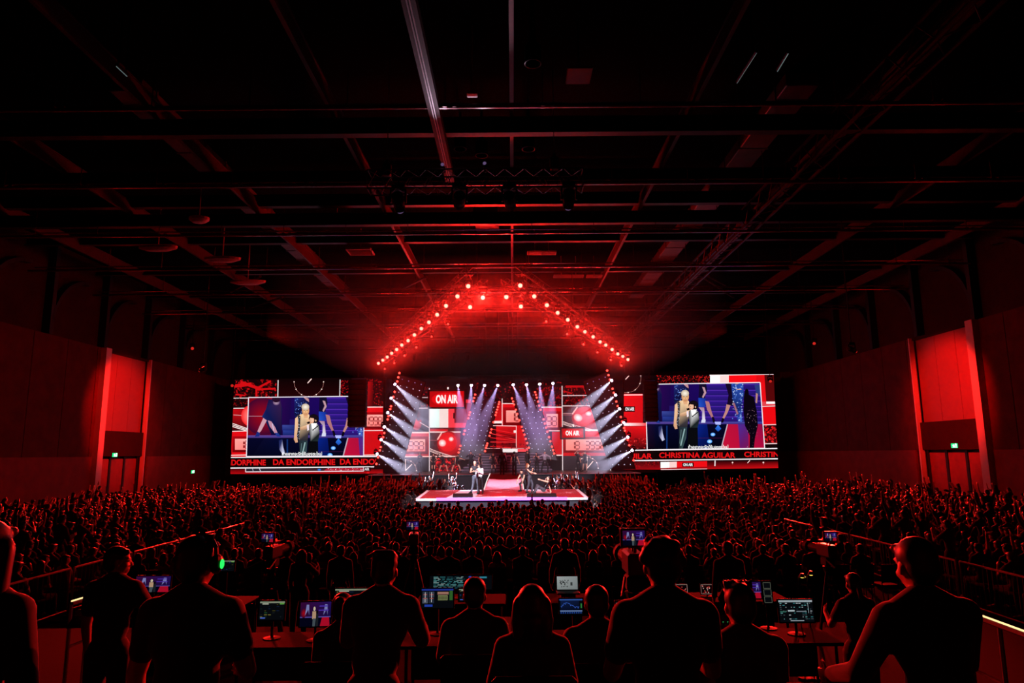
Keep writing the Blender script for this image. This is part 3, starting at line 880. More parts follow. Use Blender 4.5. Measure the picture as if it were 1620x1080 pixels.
class Pic:
    """flat picture on the plane Y = const, drawn in the photograph's pixel frame (the screen's own raster)"""
    def __init__(s, place, ox=0, oy=0, k=1.0, step=.004):
        s.place = place; s.v = []; s.f = []; s.c = []; s.ox, s.oy, s.k = ox, oy, k; s.clip = None; s.n = 0; s.step = step; s.mul = 1.0
    def xf(s, ox, oy, k): s.ox, s.oy, s.k = ox, oy, k
    def poly(s, pts, col, cols=None):
        cols = [rgb(c) for c in cols] if cols else [rgb(col)] * len(pts)
        if s.mul != 1: cols = [tuple(v * s.mul for v in c) for c in cols]
        pts = [(s.ox + x / s.k, s.oy + y / s.k) for x, y in pts]
        if s.clip:
            pts, cols = clip_poly(pts, cols, s.clip)
            if len(pts) < 3: return
        s.n += 1
        b = len(s.v)
        for (x, y) in pts: s.v.append(s.place(x, y, s.n * s.step / 40))
        s.f.append(tuple(range(b, b + len(pts)))); s.c.append(cols)
    def rect(s, x0, y0, x1, y1, c, cols=None): s.poly([(x0, y0), (x1, y0), (x1, y1), (x0, y1)], c, cols)
    def line(s, x0, y0, x1, y1, w_, c):
        L = math.hypot(x1 - x0, y1 - y0) or 1; nx, ny = -(y1 - y0) / L * w_ / 2, (x1 - x0) / L * w_ / 2
        s.poly([(x0 + nx, y0 + ny), (x1 + nx, y1 + ny), (x1 - nx, y1 - ny), (x0 - nx, y0 - ny)], c)
    def ell(s, cx, cy, rx, ry, c, c2=None, a0=0, a1=360, n=20, rot=0):
        """filled ellipse; c centre colour, c2 rim colour"""
        c2 = c2 or c
        ca, sa = math.cos(R(rot)), math.sin(R(rot))
        P = []
        for i in range(n + 1):
            t = R(a0 + (a1 - a0) * i / n); x, y = rx * math.cos(t), ry * math.sin(t)
            P.append((cx + x * ca - y * sa, cy + x * sa + y * ca))
        if c2 == c: s.poly(P[:-1] if a1 - a0 == 360 else [(cx, cy)] + P, c); return
        n0 = s.n
        for i in range(n):
            s.n = n0; s.poly([(cx, cy), P[i], P[i + 1]], c, [c, c2, c2])
    def text(s, body, x0, y0, x1, y1, col, bold=.0):
        vs, fs = glyphs(body, bold)
        mn = vs.min(0); mx = vs.max(0); d = np.maximum(mx - mn, 1e-6)
        n0 = s.n
        for f in fs:
            s.n = n0
            s.poly([(x0 + (vs[i][0] - mn[0]) / d[0] * (x1 - x0), y1 - (vs[i][1] - mn[1]) / d[1] * (y1 - y0)) for i in f], col)
        s.n = n0 + 1
    def specks(s, x0, y0, x1, y1, n, size, cols, seed=1):
        r = random.Random(seed); n0 = s.n
        for i in range(n):
            s.n = n0 + (i % 3)
            x, y = r.uniform(x0, x1), r.uniform(y0, y1); a, b = r.uniform(.4, 1) * size, r.uniform(.4, 1) * size; t = r.uniform(0, 3.1)
            s.poly([(x + a * math.cos(t), y + a * math.sin(t)), (x - b * math.sin(t), y + b * math.cos(t)), (x - a * math.cos(t), y - a * math.sin(t)), (x + b * math.sin(t), y - b * math.cos(t))], r.choice(cols))
        s.n = n0 + 3
    def seg(s, body, x0, y0, x1, y1, col, wd=None):
        """seven segment digits"""
        S7 = {'0': 'abcdef', '1': 'bc', '2': 'abged', '3': 'abgcd', '8': 'abcdefg', '9': 'abcdfg', '5': 'afgcd'}
        n = len(body); w_ = (x1 - x0) / n
        for i, ch in enumerate(body):
            if ch == ' ': continue
            X0 = x0 + i * w_ + w_ * .1; X1 = x0 + (i + 1) * w_ - w_ * .1; ym = (y0 + y1) / 2; t = wd or w_ * .18
            L = {'a': (X0, y0, X1, y0), 'g': (X0, ym, X1, ym), 'd': (X0, y1, X1, y1), 'f': (X0, y0, X0, ym), 'b': (X1, y0, X1, ym), 'e': (X0, ym, X0, y1), 'c': (X1, ym, X1, y1)}
            for q in S7.get(ch, ''):
                a = L[q]; dx, dy = a[2] - a[0], a[3] - a[1]; l = math.hypot(dx, dy) or 1
                g = t * .45
                s.line(a[0] + dx / l * g, a[1] + dy / l * g, a[2] - dx / l * g, a[3] - dy / l * g, t, col)
    def mesh(s, name, m):
        me = bpy.data.meshes.new(name); me.from_pydata([tuple(v) for v in s.v], [], s.f)
        ca = me.color_attributes.new('pic', 'FLOAT_COLOR', 'CORNER')
        flat = []
        for cs in s.c:
            for c in cs: flat += [c[0], c[1], c[2], 1.0]
        ca.data.foreach_set('color', flat)
        me.materials.append(m)
        return me
    def build(s, name, m, parent):
        o = bpy.data.objects.new(name, s.mesh(name, m)); C.objects.link(o); o.parent = parent
        return o

def wall_place(Y, origin):
    return lambda x, y, lift: at(x, y, Y) + Vector((0, -lift, 0)) - origin
LEDM = screen_mat('led_picture', 1.15)

def clock(p, cx, cy, r, a0, a1, hands, dot='f0a098', sz=3):
    n = int((a1 - a0) / 6)
    for i in range(n + 1):
        t = R(a0 + (a1 - a0) * i / max(n, 1)); big = i % 5 == 0
        q = sz * (1.6 if big else .75)
        p.ell(cx + r * math.cos(t), cy + r * math.sin(t), q, q, 'ffe0d8' if big else dot, n=6)
    for (ang, L, w_) in hands: p.line(cx, cy, cx + L * math.cos(R(ang)), cy + L * math.sin(R(ang)), w_, 'ffd8d0')

REDS = ['c00a10', '8c0408', '5a0204', 'd01018', '300204']
def ball(p, cx, cy, rx, ry, x0, y0, x1, y1):
    p.rect(x0, y0, x1, y1, '2c1418', ['3a1c20', 'a00810', '8c0408', '241014'])
    p.line(x0, cy - 30, cx - rx * .7, cy - 30, 5, 'b05058')
    p.ell(cx, cy, rx, ry, 'f01018', 'a00008', n=28)
    p.ell(cx - rx * .1, cy - ry * .1, rx * .8, ry * .8, 'f8141c', 'd80810', n=24)
    p.ell(cx - rx * .55, cy - ry * .02, rx * .32, ry * .3, 'ffffff', 'f8807c', n=18, rot=25)
    p.ell(cx + rx * .2, cy - ry * .35, rx * .22, ry * .2, 'ffffff', 'f87470', n=16)
    p.line(cx - rx * .97, cy - ry * .3, cx - rx * .6, cy - ry * .9, 14, 'f8b0a8')
    for k in range(3):
        q0 = None
        for i in range(9):
            t = i / 8
            q = (x0 + (x1 - x0) * .75 * t, y1 - 75 + 12 * k + 60 * t ** .8 + 20 * t)
            if q0: p.line(q0[0], q0[1], q[0], q[1], 6 if k != 1 else 3, 'f8d0cc')
            q0 = q

def lcd(p, x0, y0, x1, y1, digits, dx0, dx1, pad=30, skew=0):
    p.rect(x0 - pad, y0 - pad, x1 + pad, y1 + pad, '8c0408', ['a80810', '900408', '5c0204', '700206'])
    p.poly([(x0 + skew * .5, y0), (x1 - skew * .2, y0), (x1, y1), (x0, y1)], None, ['ff9c94', 'ffb0a8', 'f8706c', 'ff8c84'])
    p.seg(digits, dx0, y0 + (y1 - y0) * .2, dx1, y1 - (y1 - y0) * .12, '7c040c')

# ---- the centre wall
YW = 66.6
def main_wall():
    a = at(604, 598, YW); b = at(1002, 746, YW); b.z = max(b.z, DECK_Z + .01)
    cx = (a.x + b.x) / 2
    org = Vector((cx, YW, DECK_Z))
    t = thing('led_wall', 'large red LED wall of clocks, red balls and test bars behind the dancers', 'LED screen', org)
    MB().box((0, .16, (a.z - DECK_Z) / 2), (b.x - a.x, .3, a.z - DECK_Z)).build('cabinet', BLACK, t)
    p = Pic(wall_place(YW, org))
    p.rect(606, 600, 1000, 747, '0c0305')
    p.xf(625, 590, 6.353)
    p.rect(-60, 60, 345, 1000, '14060a')
    p.specks(170, 140, 335, 350, 130, 7, REDS, 3)
    p.line(255, 245, 330, 245, 8, 'd8b8b8'); p.line(180, 352, 330, 352, 8, 'd8b8b8')
    p.rect(100, 357, 340, 590, '2a2026', ['322830', '2c2228', '201418', '281c22'])
    p.ell(215, 500, 52, 75, 'd80810', '90040a'); p.line(250, 495, 340, 548, 9, 'c8a8a8')
    p.ell(235, 420, 30, 60, '501018', '2a2026')
    p.rect(60, 592, 340, 840, 'd40c14', ['e01018', 'c80810', 'b00810', 'd00c14']); p.rect(120, 590, 340, 605, 'f8c0b8')
    lcd(p, 95, 665, 302, 785, '1998', 80, 292)
    p.line(70, 840, 650, 836, 11, 'f0b8b0')
    p.rect(60, 850, 345, 1000, '241a1e', ['2c2024', '1c1418', '1a1216', '281e22'])
    clock(p, 105, 980, 110, -90, 0, [(-90, 110, 7), (-45, 92, 8)], sz=4)
    p.specks(345, 110, 720, 180, 60, 6, ['400308', '600408'], 5)
    p.rect(350, 355, 445, 548, 'e4f4f0', ['f4ffff', 'e8fbf4', 'd8efe6', 'e0f4ee']); p.rect(445, 355, 535, 548, 'f4d8d4'); p.rect(535, 355, 630, 548, 'f43844'); p.rect(630, 265, 760, 548, 'e41c28', ['f04858', 'd81822', 'c8101a', 'f02834'])
    p.rect(585, 400, 760, 457, '140406'); p.text('ON AIR', 610, 410, 772, 446, 'ffffff', .02)
    p.rect(350, 550, 650, 590, '64060a'); p.rect(350, 565, 530, 583, 'd81820'); p.line(345, 592, 660, 592, 12, 'f4ccc8')
    ball(p, 540, 705, 118, 120, 350, 600, 655, 832)
    p.rect(345, 845, 660, 1000, '22060a'); p.specks(390, 860, 640, 995, 170, 14, ['d00c14', 'a0060c', '600408', 'f02028', '180206'], 8)
    p.line(345, 150, 345, 995, 9, 'd8c8cc')
    # between the two inner columns
    p.xf(785, 590, 6.355)
    p.rect(-420, 300, 60, 500, '9c0610', ['600408', 'b00810', 'd00c14', '700408'])
    p.specks(-240, 90, 660, 300, 260, 10, ['2c0206', '4a0408', '780609', 'a00a10'], 11)
    p.rect(0, 520, 205, 760, 'a40810', ['e01018', 'c80c14', '200206', 'a0080e'])
    for k in range(9): p.line(-60, 560 + k * 22, 200, 610 + k * 14 + (k % 3) * 16, 7, ['e82028', '50040a', 'f03038', '30040a'][k % 4])
    p.rect(-60, 480, 60, 505, 'ffe0dc'); p.line(-80, 527, 205, 532, 8, 'f8d0cc'); p.line(203, 530, 203, 750, 8, 'f8d8d4'); p.rect(175, 575, 200, 600, 'ffe0dc')
    p.rect(205, 525, 360, 755, 'c80a12', ['d80c14', 'c80a12', 'a80810', 'b80810'])
    p.rect(62, 310, 240, 522, 'd81018'); p.line(60, 255, 60, 525, 7, 'f8d8d4'); p.line(60, 306, 180, 306, 8, 'f8d0cc')
    lcd(p, 100, 375, 235, 495, '18', 140, 232)
    p.rect(-110, 755, 345, 800, '200306'); p.line(-100, 757, 345, 757, 6, 'd8a0a0'); p.rect(65, 762, 215, 796, 'f4e8e6'); p.rect(215, 762, 322, 790, 'f84850')
    p.specks(-60, 700, 330, 760, 40, 12, ['50040a', '90060c'], 4)
    # right of the right inner column
    p.specks(405, 140, 655, 335, 200, 11, ['3a0307', '680509', '9c0a10', '1c0204', 'c01018'], 13)
    p.line(455, 342, 660, 342, 11, 'f8d4d0')
    p.rect(470, 350, 660, 580, 'd00c14', ['e01018', 'd00c14', 'a8080e', 'c80c12']); lcd(p, 505, 410, 620, 545, '98', 505, 612, 26)
    p.line(505, 580, 650, 580, 9, 'f8d4d0')
    p.rect(560, 590, 665, 822, 'c80a12'); p.line(590, 826, 1145, 822, 12, 'f8d4d0')
    p.specks(670, 130, 930, 218, 150, 9, ['c81018', '800608', '400306', '200204'], 17)
    for (x0, y0, x1, y1, w_) in ((700, 135, 925, 135, 22), (905, 130, 905, 210, 26), (680, 180, 760, 205, 14)): p.line(x0, y0, x1, y1, w_, 'b40c12')
    p.line(665, 226, 950, 224, 8, 'f4d4d4'); p.line(665, 330, 990, 328, 8, 'f4d4d4')
    p.specks(670, 235, 985, 322, 200, 9, ['c81018', '600508', '300306', '180204', '900a10'], 19)
    ball(p, 900, 450, 140, 122, 672, 336, 1060, 562)
    p.rect(895, 565, 1070, 582, 'f4dcd8'); p.line(672, 405, 760, 405, 5, 'd89090')
    p.rect(672, 585, 1150, 835, 'd80c14', ['e01018', 'f01820', 'b00810', 'c80a12'])
    lcd(p, 700, 665, 1108, 776, '18 3998', 740, 1095, 24)
    p.rect(670, 832, 1150, 985, '2c2024', ['342830', '3a2c30', '201418', '201418'])
    clock(p, 915, 955, 110, -180, 0, [(-90, 112, 5), (-50, 92, 9)], sz=4)
    p.line(1145, 830, 1150, 985, 8, 'f4dcdc'); p.line(662, 128, 668, 990, 9, 'e0d0d2')
    p.build('led_picture', LEDM, t)
main_wall()

def on_air(name, x0, y0, x1, y1, lab):
    Y = YW - .45
    a = at(x0, y0, Y); b = at(x1, y1, Y); c = (a + b) / 2; W2 = b.x - a.x; H = a.z - b.z
    t = thing('on_air_sign', lab, 'sign', c)
    f = MB(); e = .16
    f.bbox((0, .2, H / 2 - e / 2), (W2, .42, e), .03); f.bbox((0, .2, -H / 2 + e / 2), (W2, .42, e), .03)
    f.bbox((-W2 / 2 + e / 2, .2, 0), (e, .42, H), .03); f.bbox((W2 / 2 - e / 2, .2, 0), (e, .42, H), .03)
    f.box((0, .3, 0), (W2 - .1, .2, H - .1))
    f.build('housing', mat('sign_frame', '3a3032', .4, .4), t)
    p = Pic(lambda x, y, l: Vector((x, .17 - l, -y)))
    hx, hy = W2 / 2 - e, H / 2 - e
    p.rect(-hx, -hy, hx, hy, 'e00810', ['b00408', 'c00408', 'd00810', 'b00408']); p.ell(0, 0, hx * .9, hy * .85, 'f80c14', 'd80810')
    p.build('red_face', LEDM, t)
    p = Pic(lambda x, y, l: Vector((x, .14 - l, -y))); p.text('ON AIR', -hx * .64, -hy * .55, hx * .64, hy * .55, 'fff4f0', .045); p.build('lettering', LEDM, t)
    MB().tube((.1, .2, H / 2), (.1, .2, H / 2 + .12), .06, 8).ell((.1, .2, H / 2 + .16), .09, 8, 6).build('lamp', emit('sign_lamp', (1, .8, .75), 1.2), t)
on_air('on_air_sign', 677, 616, 736.5, 646, 'larger red illuminated ON AIR box at the upper corner of the red wall')
on_air('on_air_sign', 886, 675, 926, 694.5, 'smaller red illuminated ON AIR box over the digital clock 18 3998')

# ---- the film frame shown on both side screens
def film(p, ox, oy, frame, sub):
    p.xf(ox, oy, 6.352)
    p.clip = [(ox + x / 6.352, oy + y / 6.352) for x, y in frame]
    p.mul = .5
    p.rect(-130, 120, 1300, 820, '1c0a54', ['2c0a5c', '28108c', '08051c', '0a0630'])
    p.poly([(-130, 120), (150, 120), (120, 520), (-130, 520)], None, ['a00618', 'd00c24', '70083c', '900a20'])
    p.ell(40, 330, 190, 190, 'c80c1c', '500a3c', n=20)
    p.poly([(130, 130), (330, 130), (300, 520), (180, 520)], None, ['400c6c', '280c60', '240a58', '180848'])
    p.rect(-130, 325, 60, 331, 'e0a0b8')
    # stairs
    for k, y in enumerate((140, 200, 255, 308, 362, 415, 468)):
        p.rect(680 - 12 * k, y, 1240, y + 55, None, ['4420b4', '3a1ca0', '2c1a80', '30208c']); p.rect(680 - 12 * k, y, 1240, y + 8, '6c38dc')
    p.rect(235, 415, 380, 470, '2c3cb0', ['5060c8', '2c3ca0', '202c80', '28389c']); p.rect(310, 360, 420, 415, '301c80'); p.rect(240, 470, 400, 525, '2038a0', ['3c50c0', '2038a0', '182878', '182c80'])
    # deck edge and the dark below
    p.rect(-130, 520, 1300, 545, '8878d8', ['7c5cc0', '5a68e0', '3c34a0', '6048a8'])
    p.rect(-130, 545, 1300, 820, '05061c', ['0a0a34', '080a30', '04040e', '05051a'])
    p.poly([(60, 545), (250, 545), (180, 800), (-120, 800)], None, ['10103c', '081040', '060618', '060614'])
    p.rect(280, 560, 292, 800, '1c48a0'); p.poly([(590, 545), (690, 545), (720, 800), (600, 800)], None, ['1030b0', '0c2490', '061050', '081868'])
    p.line(585, 684, 850, 684, 3, '602060')
    p.poly([(895, 545), (1240, 545), (1275, 800), (830, 800)], None, ['f0184c', 'c01058', 'e01050', 'ff1848']); p.line(895, 545, 828, 800, 11, 'f4dcf0')
    p.poly([(1000, 545), (1100, 545), (1110, 800), (1020, 800)], None, ['6038c0', '7030a0', 'a01868', '8c1c80'])
    p.mul = .8
    # left dancer in navy
    p.poly([(100, 155), (215, 165), (235, 250), (225, 520), (120, 500), (60, 360), (30, 335), (70, 260)], None, ['181040', '3a2050', '14144c', '0c0c38', '0a0a30', '14205c', '1c2c70', '141c58'])
    p.ell(175, 190, 34, 28, 'c8a8c0', '604070'); p.ell(175, 160, 40, 30, '280c28')
    p.poly([(45, 345), (80, 370), (20, 480), (-5, 500), (-15, 480), (20, 400)], 'd8a0b0'); p.poly([(90, 370), (125, 380), (165, 440), (190, 500), (160, 500), (110, 430)], 'c890a8')
    p.poly([(-15, 480), (12, 500), (5, 530), (-40, 535)], '1c2c80'); p.poly([(160, 495), (192, 495), (225, 535), (180, 530)], '203890')
    p.line(135, 400, 150, 470, 9, 'd8c8e8')
    # torso behind the man
    p.poly([(360, 130), (500, 130), (510, 190), (470, 330), (380, 380), (355, 300)], None, ['202c80', '18184c', '14143c', '0c0c30', '182868', '101040'])
    p.specks(365, 150, 480, 340, 46, 8, ['6c90e8', '3c58b0', 'b0c8f8'], 31); p.poly([(440, 130), (500, 150), (505, 185), (480, 170)], 'c89098')
    # dancer in blue shorts
    p.poly([(610, 130), (680, 130), (690, 200), (665, 285), (605, 280)], '140c2c'); p.poly([(640, 170), (665, 175), (682, 230), (650, 285), (640, 270), (660, 225)], 'c89ca8')
    p.poly([(602, 280), (665, 285), (690, 300), (668, 375), (605, 372)], '1840b0', ['1c48c0', '1430a0', '101c60', '1c3cb0', '2858d0'])
    p.poly([(605, 375), (660, 378), (672, 500), (640, 505), (640, 420)], None, ['c898b0', 'b888a0', 'e8e0f0', 'f0f0ff', 'b0a0c0']); p.poly([(635, 500), (675, 500), (672, 530), (630, 530)], 'e0e4ff')
    p.poly([(670, 310), (710, 320), (735, 420), (755, 475), (735, 480), (690, 400)], 'b87880'); p.poly([(735, 472), (757, 470), (775, 525), (750, 530)], '100818')
    # dancer in black with the bare leg
    p.poly([(870, 130), (950, 130), (965, 230), (950, 360), (890, 350), (905, 250)], '160826'); p.poly([(885, 345), (925, 355), (895, 430), (862, 490), (842, 485), (870, 420)], 'c88c84'); p.poly([(842, 480), (864, 490), (852, 528), (828, 528)], '0c0614')
    # dancer in shining blue
    p.poly([(930, 130), (1050, 130), (1062, 250), (1035, 350), (1040, 520), (1000, 520), (985, 390), (950, 330)], None, ['2040a0', '3058c0', '183080', '14206c', '4c78e0', '2c4cb8', '14205c', '183078'])
    p.specks(945, 140, 1050, 510, 90, 9, ['98bcff', '5c84e8', 'c8dcff', '2038a0'], 33); p.rect(985, 190, 1035, 200, 'e8b890')
    p.poly([(945, 330), (965, 330), (1005, 440), (990, 450)], 'a86c78'); p.ell(990, 105, 30, 40, 'c09080')
    # silhouette in black on the ramp
    p.poly([(1060, 260), (1072, 200), (1090, 185), (1105, 205), (1110, 250), (1160, 270), (1190, 420), (1200, 560), (1170, 690), (1160, 785), (1115, 785), (1120, 660), (1070, 560), (1055, 420)], '0c0410')
    p.specks(1090, 380, 1200, 780, 50, 5, ['8c5c80', 'c8a0b0', '503048'], 37)
    p.poly([(1165, 150), (1225, 150), (1225, 260), (1185, 240)], '2c3c80'); p.poly([(1180, 230), (1200, 240), (1192, 335), (1176, 330)], 'c08c80')
    p.mul = 1.0
    # blue lamp spots
    p.ell(748, 648, 24, 18, 'b8e8ff', '2080e8', n=14); p.ell(715, 718, 26, 20, 'c8f0ff', '2088e8', n=14); p.ell(675, 795, 24, 16, '80c0ff', '1458c0', n=12)
    p.poly([(770, 590), (800, 550), (832, 590), (800, 620)], None, ['1c58c0', '3078e0', '2860c8', '1440a0']); p.poly([(765, 520), (830, 520), (825, 550), (775, 548)], 'a8b0f8')
    p.poly([(200, 570), (235, 560), (245, 640), (265, 700), (240, 715), (205, 660)], None, ['141c4c', '20285c', 'b8b8d8', '7c80a8', 'c8c8e0', '2c3060'])
    p.mul = 1.0
    # the man with cropped fair hair
    p.poly([(390, 320), (440, 305), (505, 310), (525, 400), (500, 500), (490, 580), (405, 575), (390, 450)], None, ['e0b48c', 'f0cca0', 'f0c8a0', 'd8a880', '40383c', '24242c', '24242c', '303038'])
    p.poly([(385, 330), (400, 310), (418, 330), (410, 470), (400, 580), (385, 560)], None, ['181820', '303038', '18181c', '24242c', '101014', '181820'])
    p.poly([(445, 300), (495, 300), (490, 345), (455, 345)], 'd8a47c')
    p.ell(470, 268, 37, 55, 'ecc090', 'c88c60', n=20); p.ell(468, 235, 40, 34, 'f4ecdc', 'b8a48c', n=18)
    p.line(448, 268, 464, 270, 5, '603828'); p.line(478, 270, 494, 268, 5, '603828'); p.line(470, 272, 472, 292, 5, 'b87850'); p.line(458, 304, 486, 304, 5, '904838')
    p.poly([(365, 350), (390, 330), (398, 420), (382, 520), (392, 590), (368, 595), (352, 560), (360, 450)], None, ['e0b48c', 'e8bc94', 'd09c78', 'd8a884', 'd8a884', 'c89070', 'c89470', 'e0b48c'])
    p.poly([(415, 440), (470, 420), (510, 400), (515, 425), (470, 460), (420, 470)], None, ['d8a880', 'e8bc94', 'e8c09c', 'd0a07c', 'b88c6c', 'a87c60'])
    p.poly([(405, 570), (490, 575), (480, 680), (440, 800), (405, 800), (410, 680)], None, ['202830', '283840', '40585c', '304448', '141c20', '1c282c']); p.line(465, 590, 425, 760, 12, '88a8a8'); p.line(430, 600, 415, 740, 5, '607c80')
    p.specks(388, 320, 415, 560, 30, 5, ['c8d0e0', '707888'], 41)
    # the woman with short black hair
    p.poly([(508, 410), (560, 395), (605, 420), (612, 500), (595, 580), (520, 585), (505, 480)], None, ['303038', 'f0f0f0', '283038', '141a1c', '202c30', '18201f', '202428'])
    p.poly([(500, 580), (595, 580), (600, 800), (490, 800)], '08080c'); p.poly([(525, 400), (585, 395), (560, 470), (535, 450)], 'f4f0f0'); p.line(540, 470, 600, 420, 10, '101014')
    p.ell(552, 352, 50, 46, '140c14', '0c080c', n=18); p.ell(532, 368, 25, 32, 'f0c8a8', 'd89c80', n=14); p.poly([(512, 318), (590, 316), (596, 390), (572, 400), (566, 350), (520, 345)], '140c12')
    p.line(520, 366, 530, 367, 4, '402018'); p.line(516, 385, 528, 387, 4, 'a03030'); p.ell(572, 372, 6, 10, 'e0b090', n=8)
    p.poly([(480, 390), (510, 378), (516, 400), (492, 408)], '181014'); p.poly([(482, 420), (502, 410), (505, 465), (488, 475)], 'e8d8e0')
    p.text('ถ้าอยากจะรักให้มองซะใหม่', sub[0], sub[1], sub[0] + 402, sub[1] + 38, 'ffffff', .012)
    p.clip = None

def side_screen(sgn, Y, x0, x1, y0, y1, lab):
    a = at(x0, y0, Y); b = at(x1, y1, Y)
    org = Vector(((a.x + b.x) / 2, Y, b.z))
    t = thing('side_screen', lab, 'LED screen', org)
    H = a.z - b.z
    MB().box((0, .18, H / 2), (b.x - a.x, .3, H)).build('cabinet', BLACK, t)
    g = MB()
    for i in range(6): g.box(((b.x - a.x) * (i / 5 - .5) * .96, .5, -b.z / 2 + .0), (.12, .12, b.z)); 
    for i in range(6): g.tube(((b.x - a.x) * (i / 5 - .5) * .96, .5, H), ((b.x - a.x) * (i / 5 - .5) * .96, .5, 16.6 - b.z), .025, 5)
    g.build('support_frame', DARKMETAL, t)
    p = Pic(wall_place(Y, org))
    return t, p

def left_screen():
    t, p = side_screen(-1, 61.8, 364, 607, 598, 751, 'large side screen with a film frame and the running text DA ENDORPHINE')
    p.xf(360, 590, 6.3522)
    p.clip = [(371, 600.2), (606, 597.5), (606, 748.5), (364.3, 749.5)]
    p.rect(30, 50, 1600, 1030, '120305')
    p.specks(60, 70, 500, 240, 240, 14, ['80060a', '4c0306', 'b00a10', '200204', '300306'], 51)
    for (x0, y0, x1, y1, w_) in ((70, 130, 240, 110, 34), (130, 90, 330, 160, 30), (300, 150, 435, 80, 20), (290, 165, 480, 155, 18), (290, 150, 290, 235, 20), (80, 215, 180, 225, 14)): p.line(x0, y0, x1, y1, w_, 'c80c12')
    p.rect(515, 60, 1125, 238, '0c0203', ['0c0203', '0c0203', '200305', '200305'])
    clock(p, 817, 88, 148, 0, 180, [(-50, 50, 9), (135, 18, 9)], sz=4)
    p.line(508, 70, 505, 240, 9, 'd8d0d0'); p.line(1131, 65, 1127, 240, 9, 'd8d0d0')
    p.specks(1135, 75, 1390, 330, 260, 11, ['80060a', '500306', 'a00810', '200204'], 53)
    p.specks(1390, 60, 1570, 335, 200, 11, ['b00a10', '700508', '400305', '200204'], 54); p.rect(1392, 85, 1460, 330, 'a00810', ['b80c12', '700508', '300305', '900810'])
    p.line(60, 252, 215, 250, 7, 'e8d8d8'); p.specks(60, 255, 212, 350, 100, 9, ['80060a', '3c0306', '180204'], 55); p.line(60, 354, 215, 352, 9, 'e8d8d8')
    # ball half hidden, swoosh
    p.rect(40, 360, 210, 580, 'b00810', ['c00a12', '900610', '30060a', '200408']); p.ell(245, 430, 110, 110, 'ff9088', 'e8141c', n=24); p.line(60, 420, 140, 425, 6, 'd09090')
    for k in range(3): p.line(50, 505 + 16 * k, 205, 560 + 12 * k, 8, 'f0dcd8')
    p.rect(40, 583, 205, 840, 'd80c14'); p.line(40, 585, 205, 581, 9, 'f8d0cc'); lcd(p, 75, 660, 230, 770, '18', 105, 232, 26); p.line(36, 825, 200, 822, 8, 'f8d0cc')
    # right of the film frame: red clock
    p.rect(1370, 340, 1600, 590, 'd80c14', ['e81018', 'd00c14', 'b00810', 'c80c14']); p.line(1370, 342, 1600, 340, 10, 'f8d0cc'); lcd(p, 1400, 418, 1560, 535, '1998', 1382, 1555, 24)
    p.line(1370, 578, 1600, 575, 8, 'f8d0cc'); p.rect(1372, 585, 1600, 830, 'c80a12'); p.line(1370, 824, 1600, 820, 9, 'f8d0cc')
    p.clip = None
    film(p, 360 + 315 / 6.3522, 590 + 105 / 6.3522, [(-100, 140), (1057, 125), (1055, 728), (-128, 732)], (232, 684))
    p.xf(360, 590, 6.3522)
    for (a, b) in (((212, 245), (1372, 232)), ((212, 245), (190, 838)), ((190, 838), (1368, 832)), ((1372, 232), (1368, 832))): p.line(a[0], a[1], b[0], b[1], 9, 'e4dce8')
    p.clip = [(371, 600.2), (606, 597.5), (606, 748.5), (364.3, 749.5)]
    # running text
    p.poly([(30, 852), (1600, 840), (1600, 935), (28, 950)], '0c0203'); p.line(30, 847, 1600, 836, 11, 'e8e0e4'); p.line(28, 954, 1600, 940, 11, 'e8e0e4')
    for (x0, x1, y0, y1, s_) in ((-170, 385, 868, 928, 'DA ENDORPHINE'), (458, 1082, 864, 924, 'DA ENDORPHINE'), (1130, 1745, 860, 920, 'DA ENDORPHINE')): p.text(s_, x0, y0, x1, y1, 'd81014', .03)
    p.rect(30, 960, 1600, 1030, '500306', ['300206', '400306', 'd00c12', 'c00a10']); p.rect(180, 960, 1365, 990, '14121c', ['2c2c38', '50101c', '300c10', '14141c'])
    p.poly([(1000, 955), (1365, 950), (1365, 988), (960, 988)], 'a81c30'); p.specks(1000, 955, 1365, 985, 60, 6, ['f0d8e0', 'd86070', '80142c'], 57); p.line(182, 992, 1368, 984, 8, 'e8d0d8'); p.line(182, 958, 182, 992, 8, 'e8d0d8'); p.line(1368, 946, 1368, 984, 7, 'e8d0d8')
    p.rect(1375, 945, 1440, 985, '0c0203'); p.text('AIR', 1378, 950, 1425, 978, 'e8e0e0', .02); p.line(250, 958, 260, 985, 8, '9090a0'); p.line(320, 958, 335, 990, 8, 'b0b0c0'); p.ell(922, 970, 18, 10, '3090f0', '1040a0')
    p.line(1105, 1014, 1260, 1012, 8, 'e8d8d8'); p.ell(1412, 1004, 22, 14, 'ff2020', 'a00810')
    p.build('led_picture', LEDM, t)

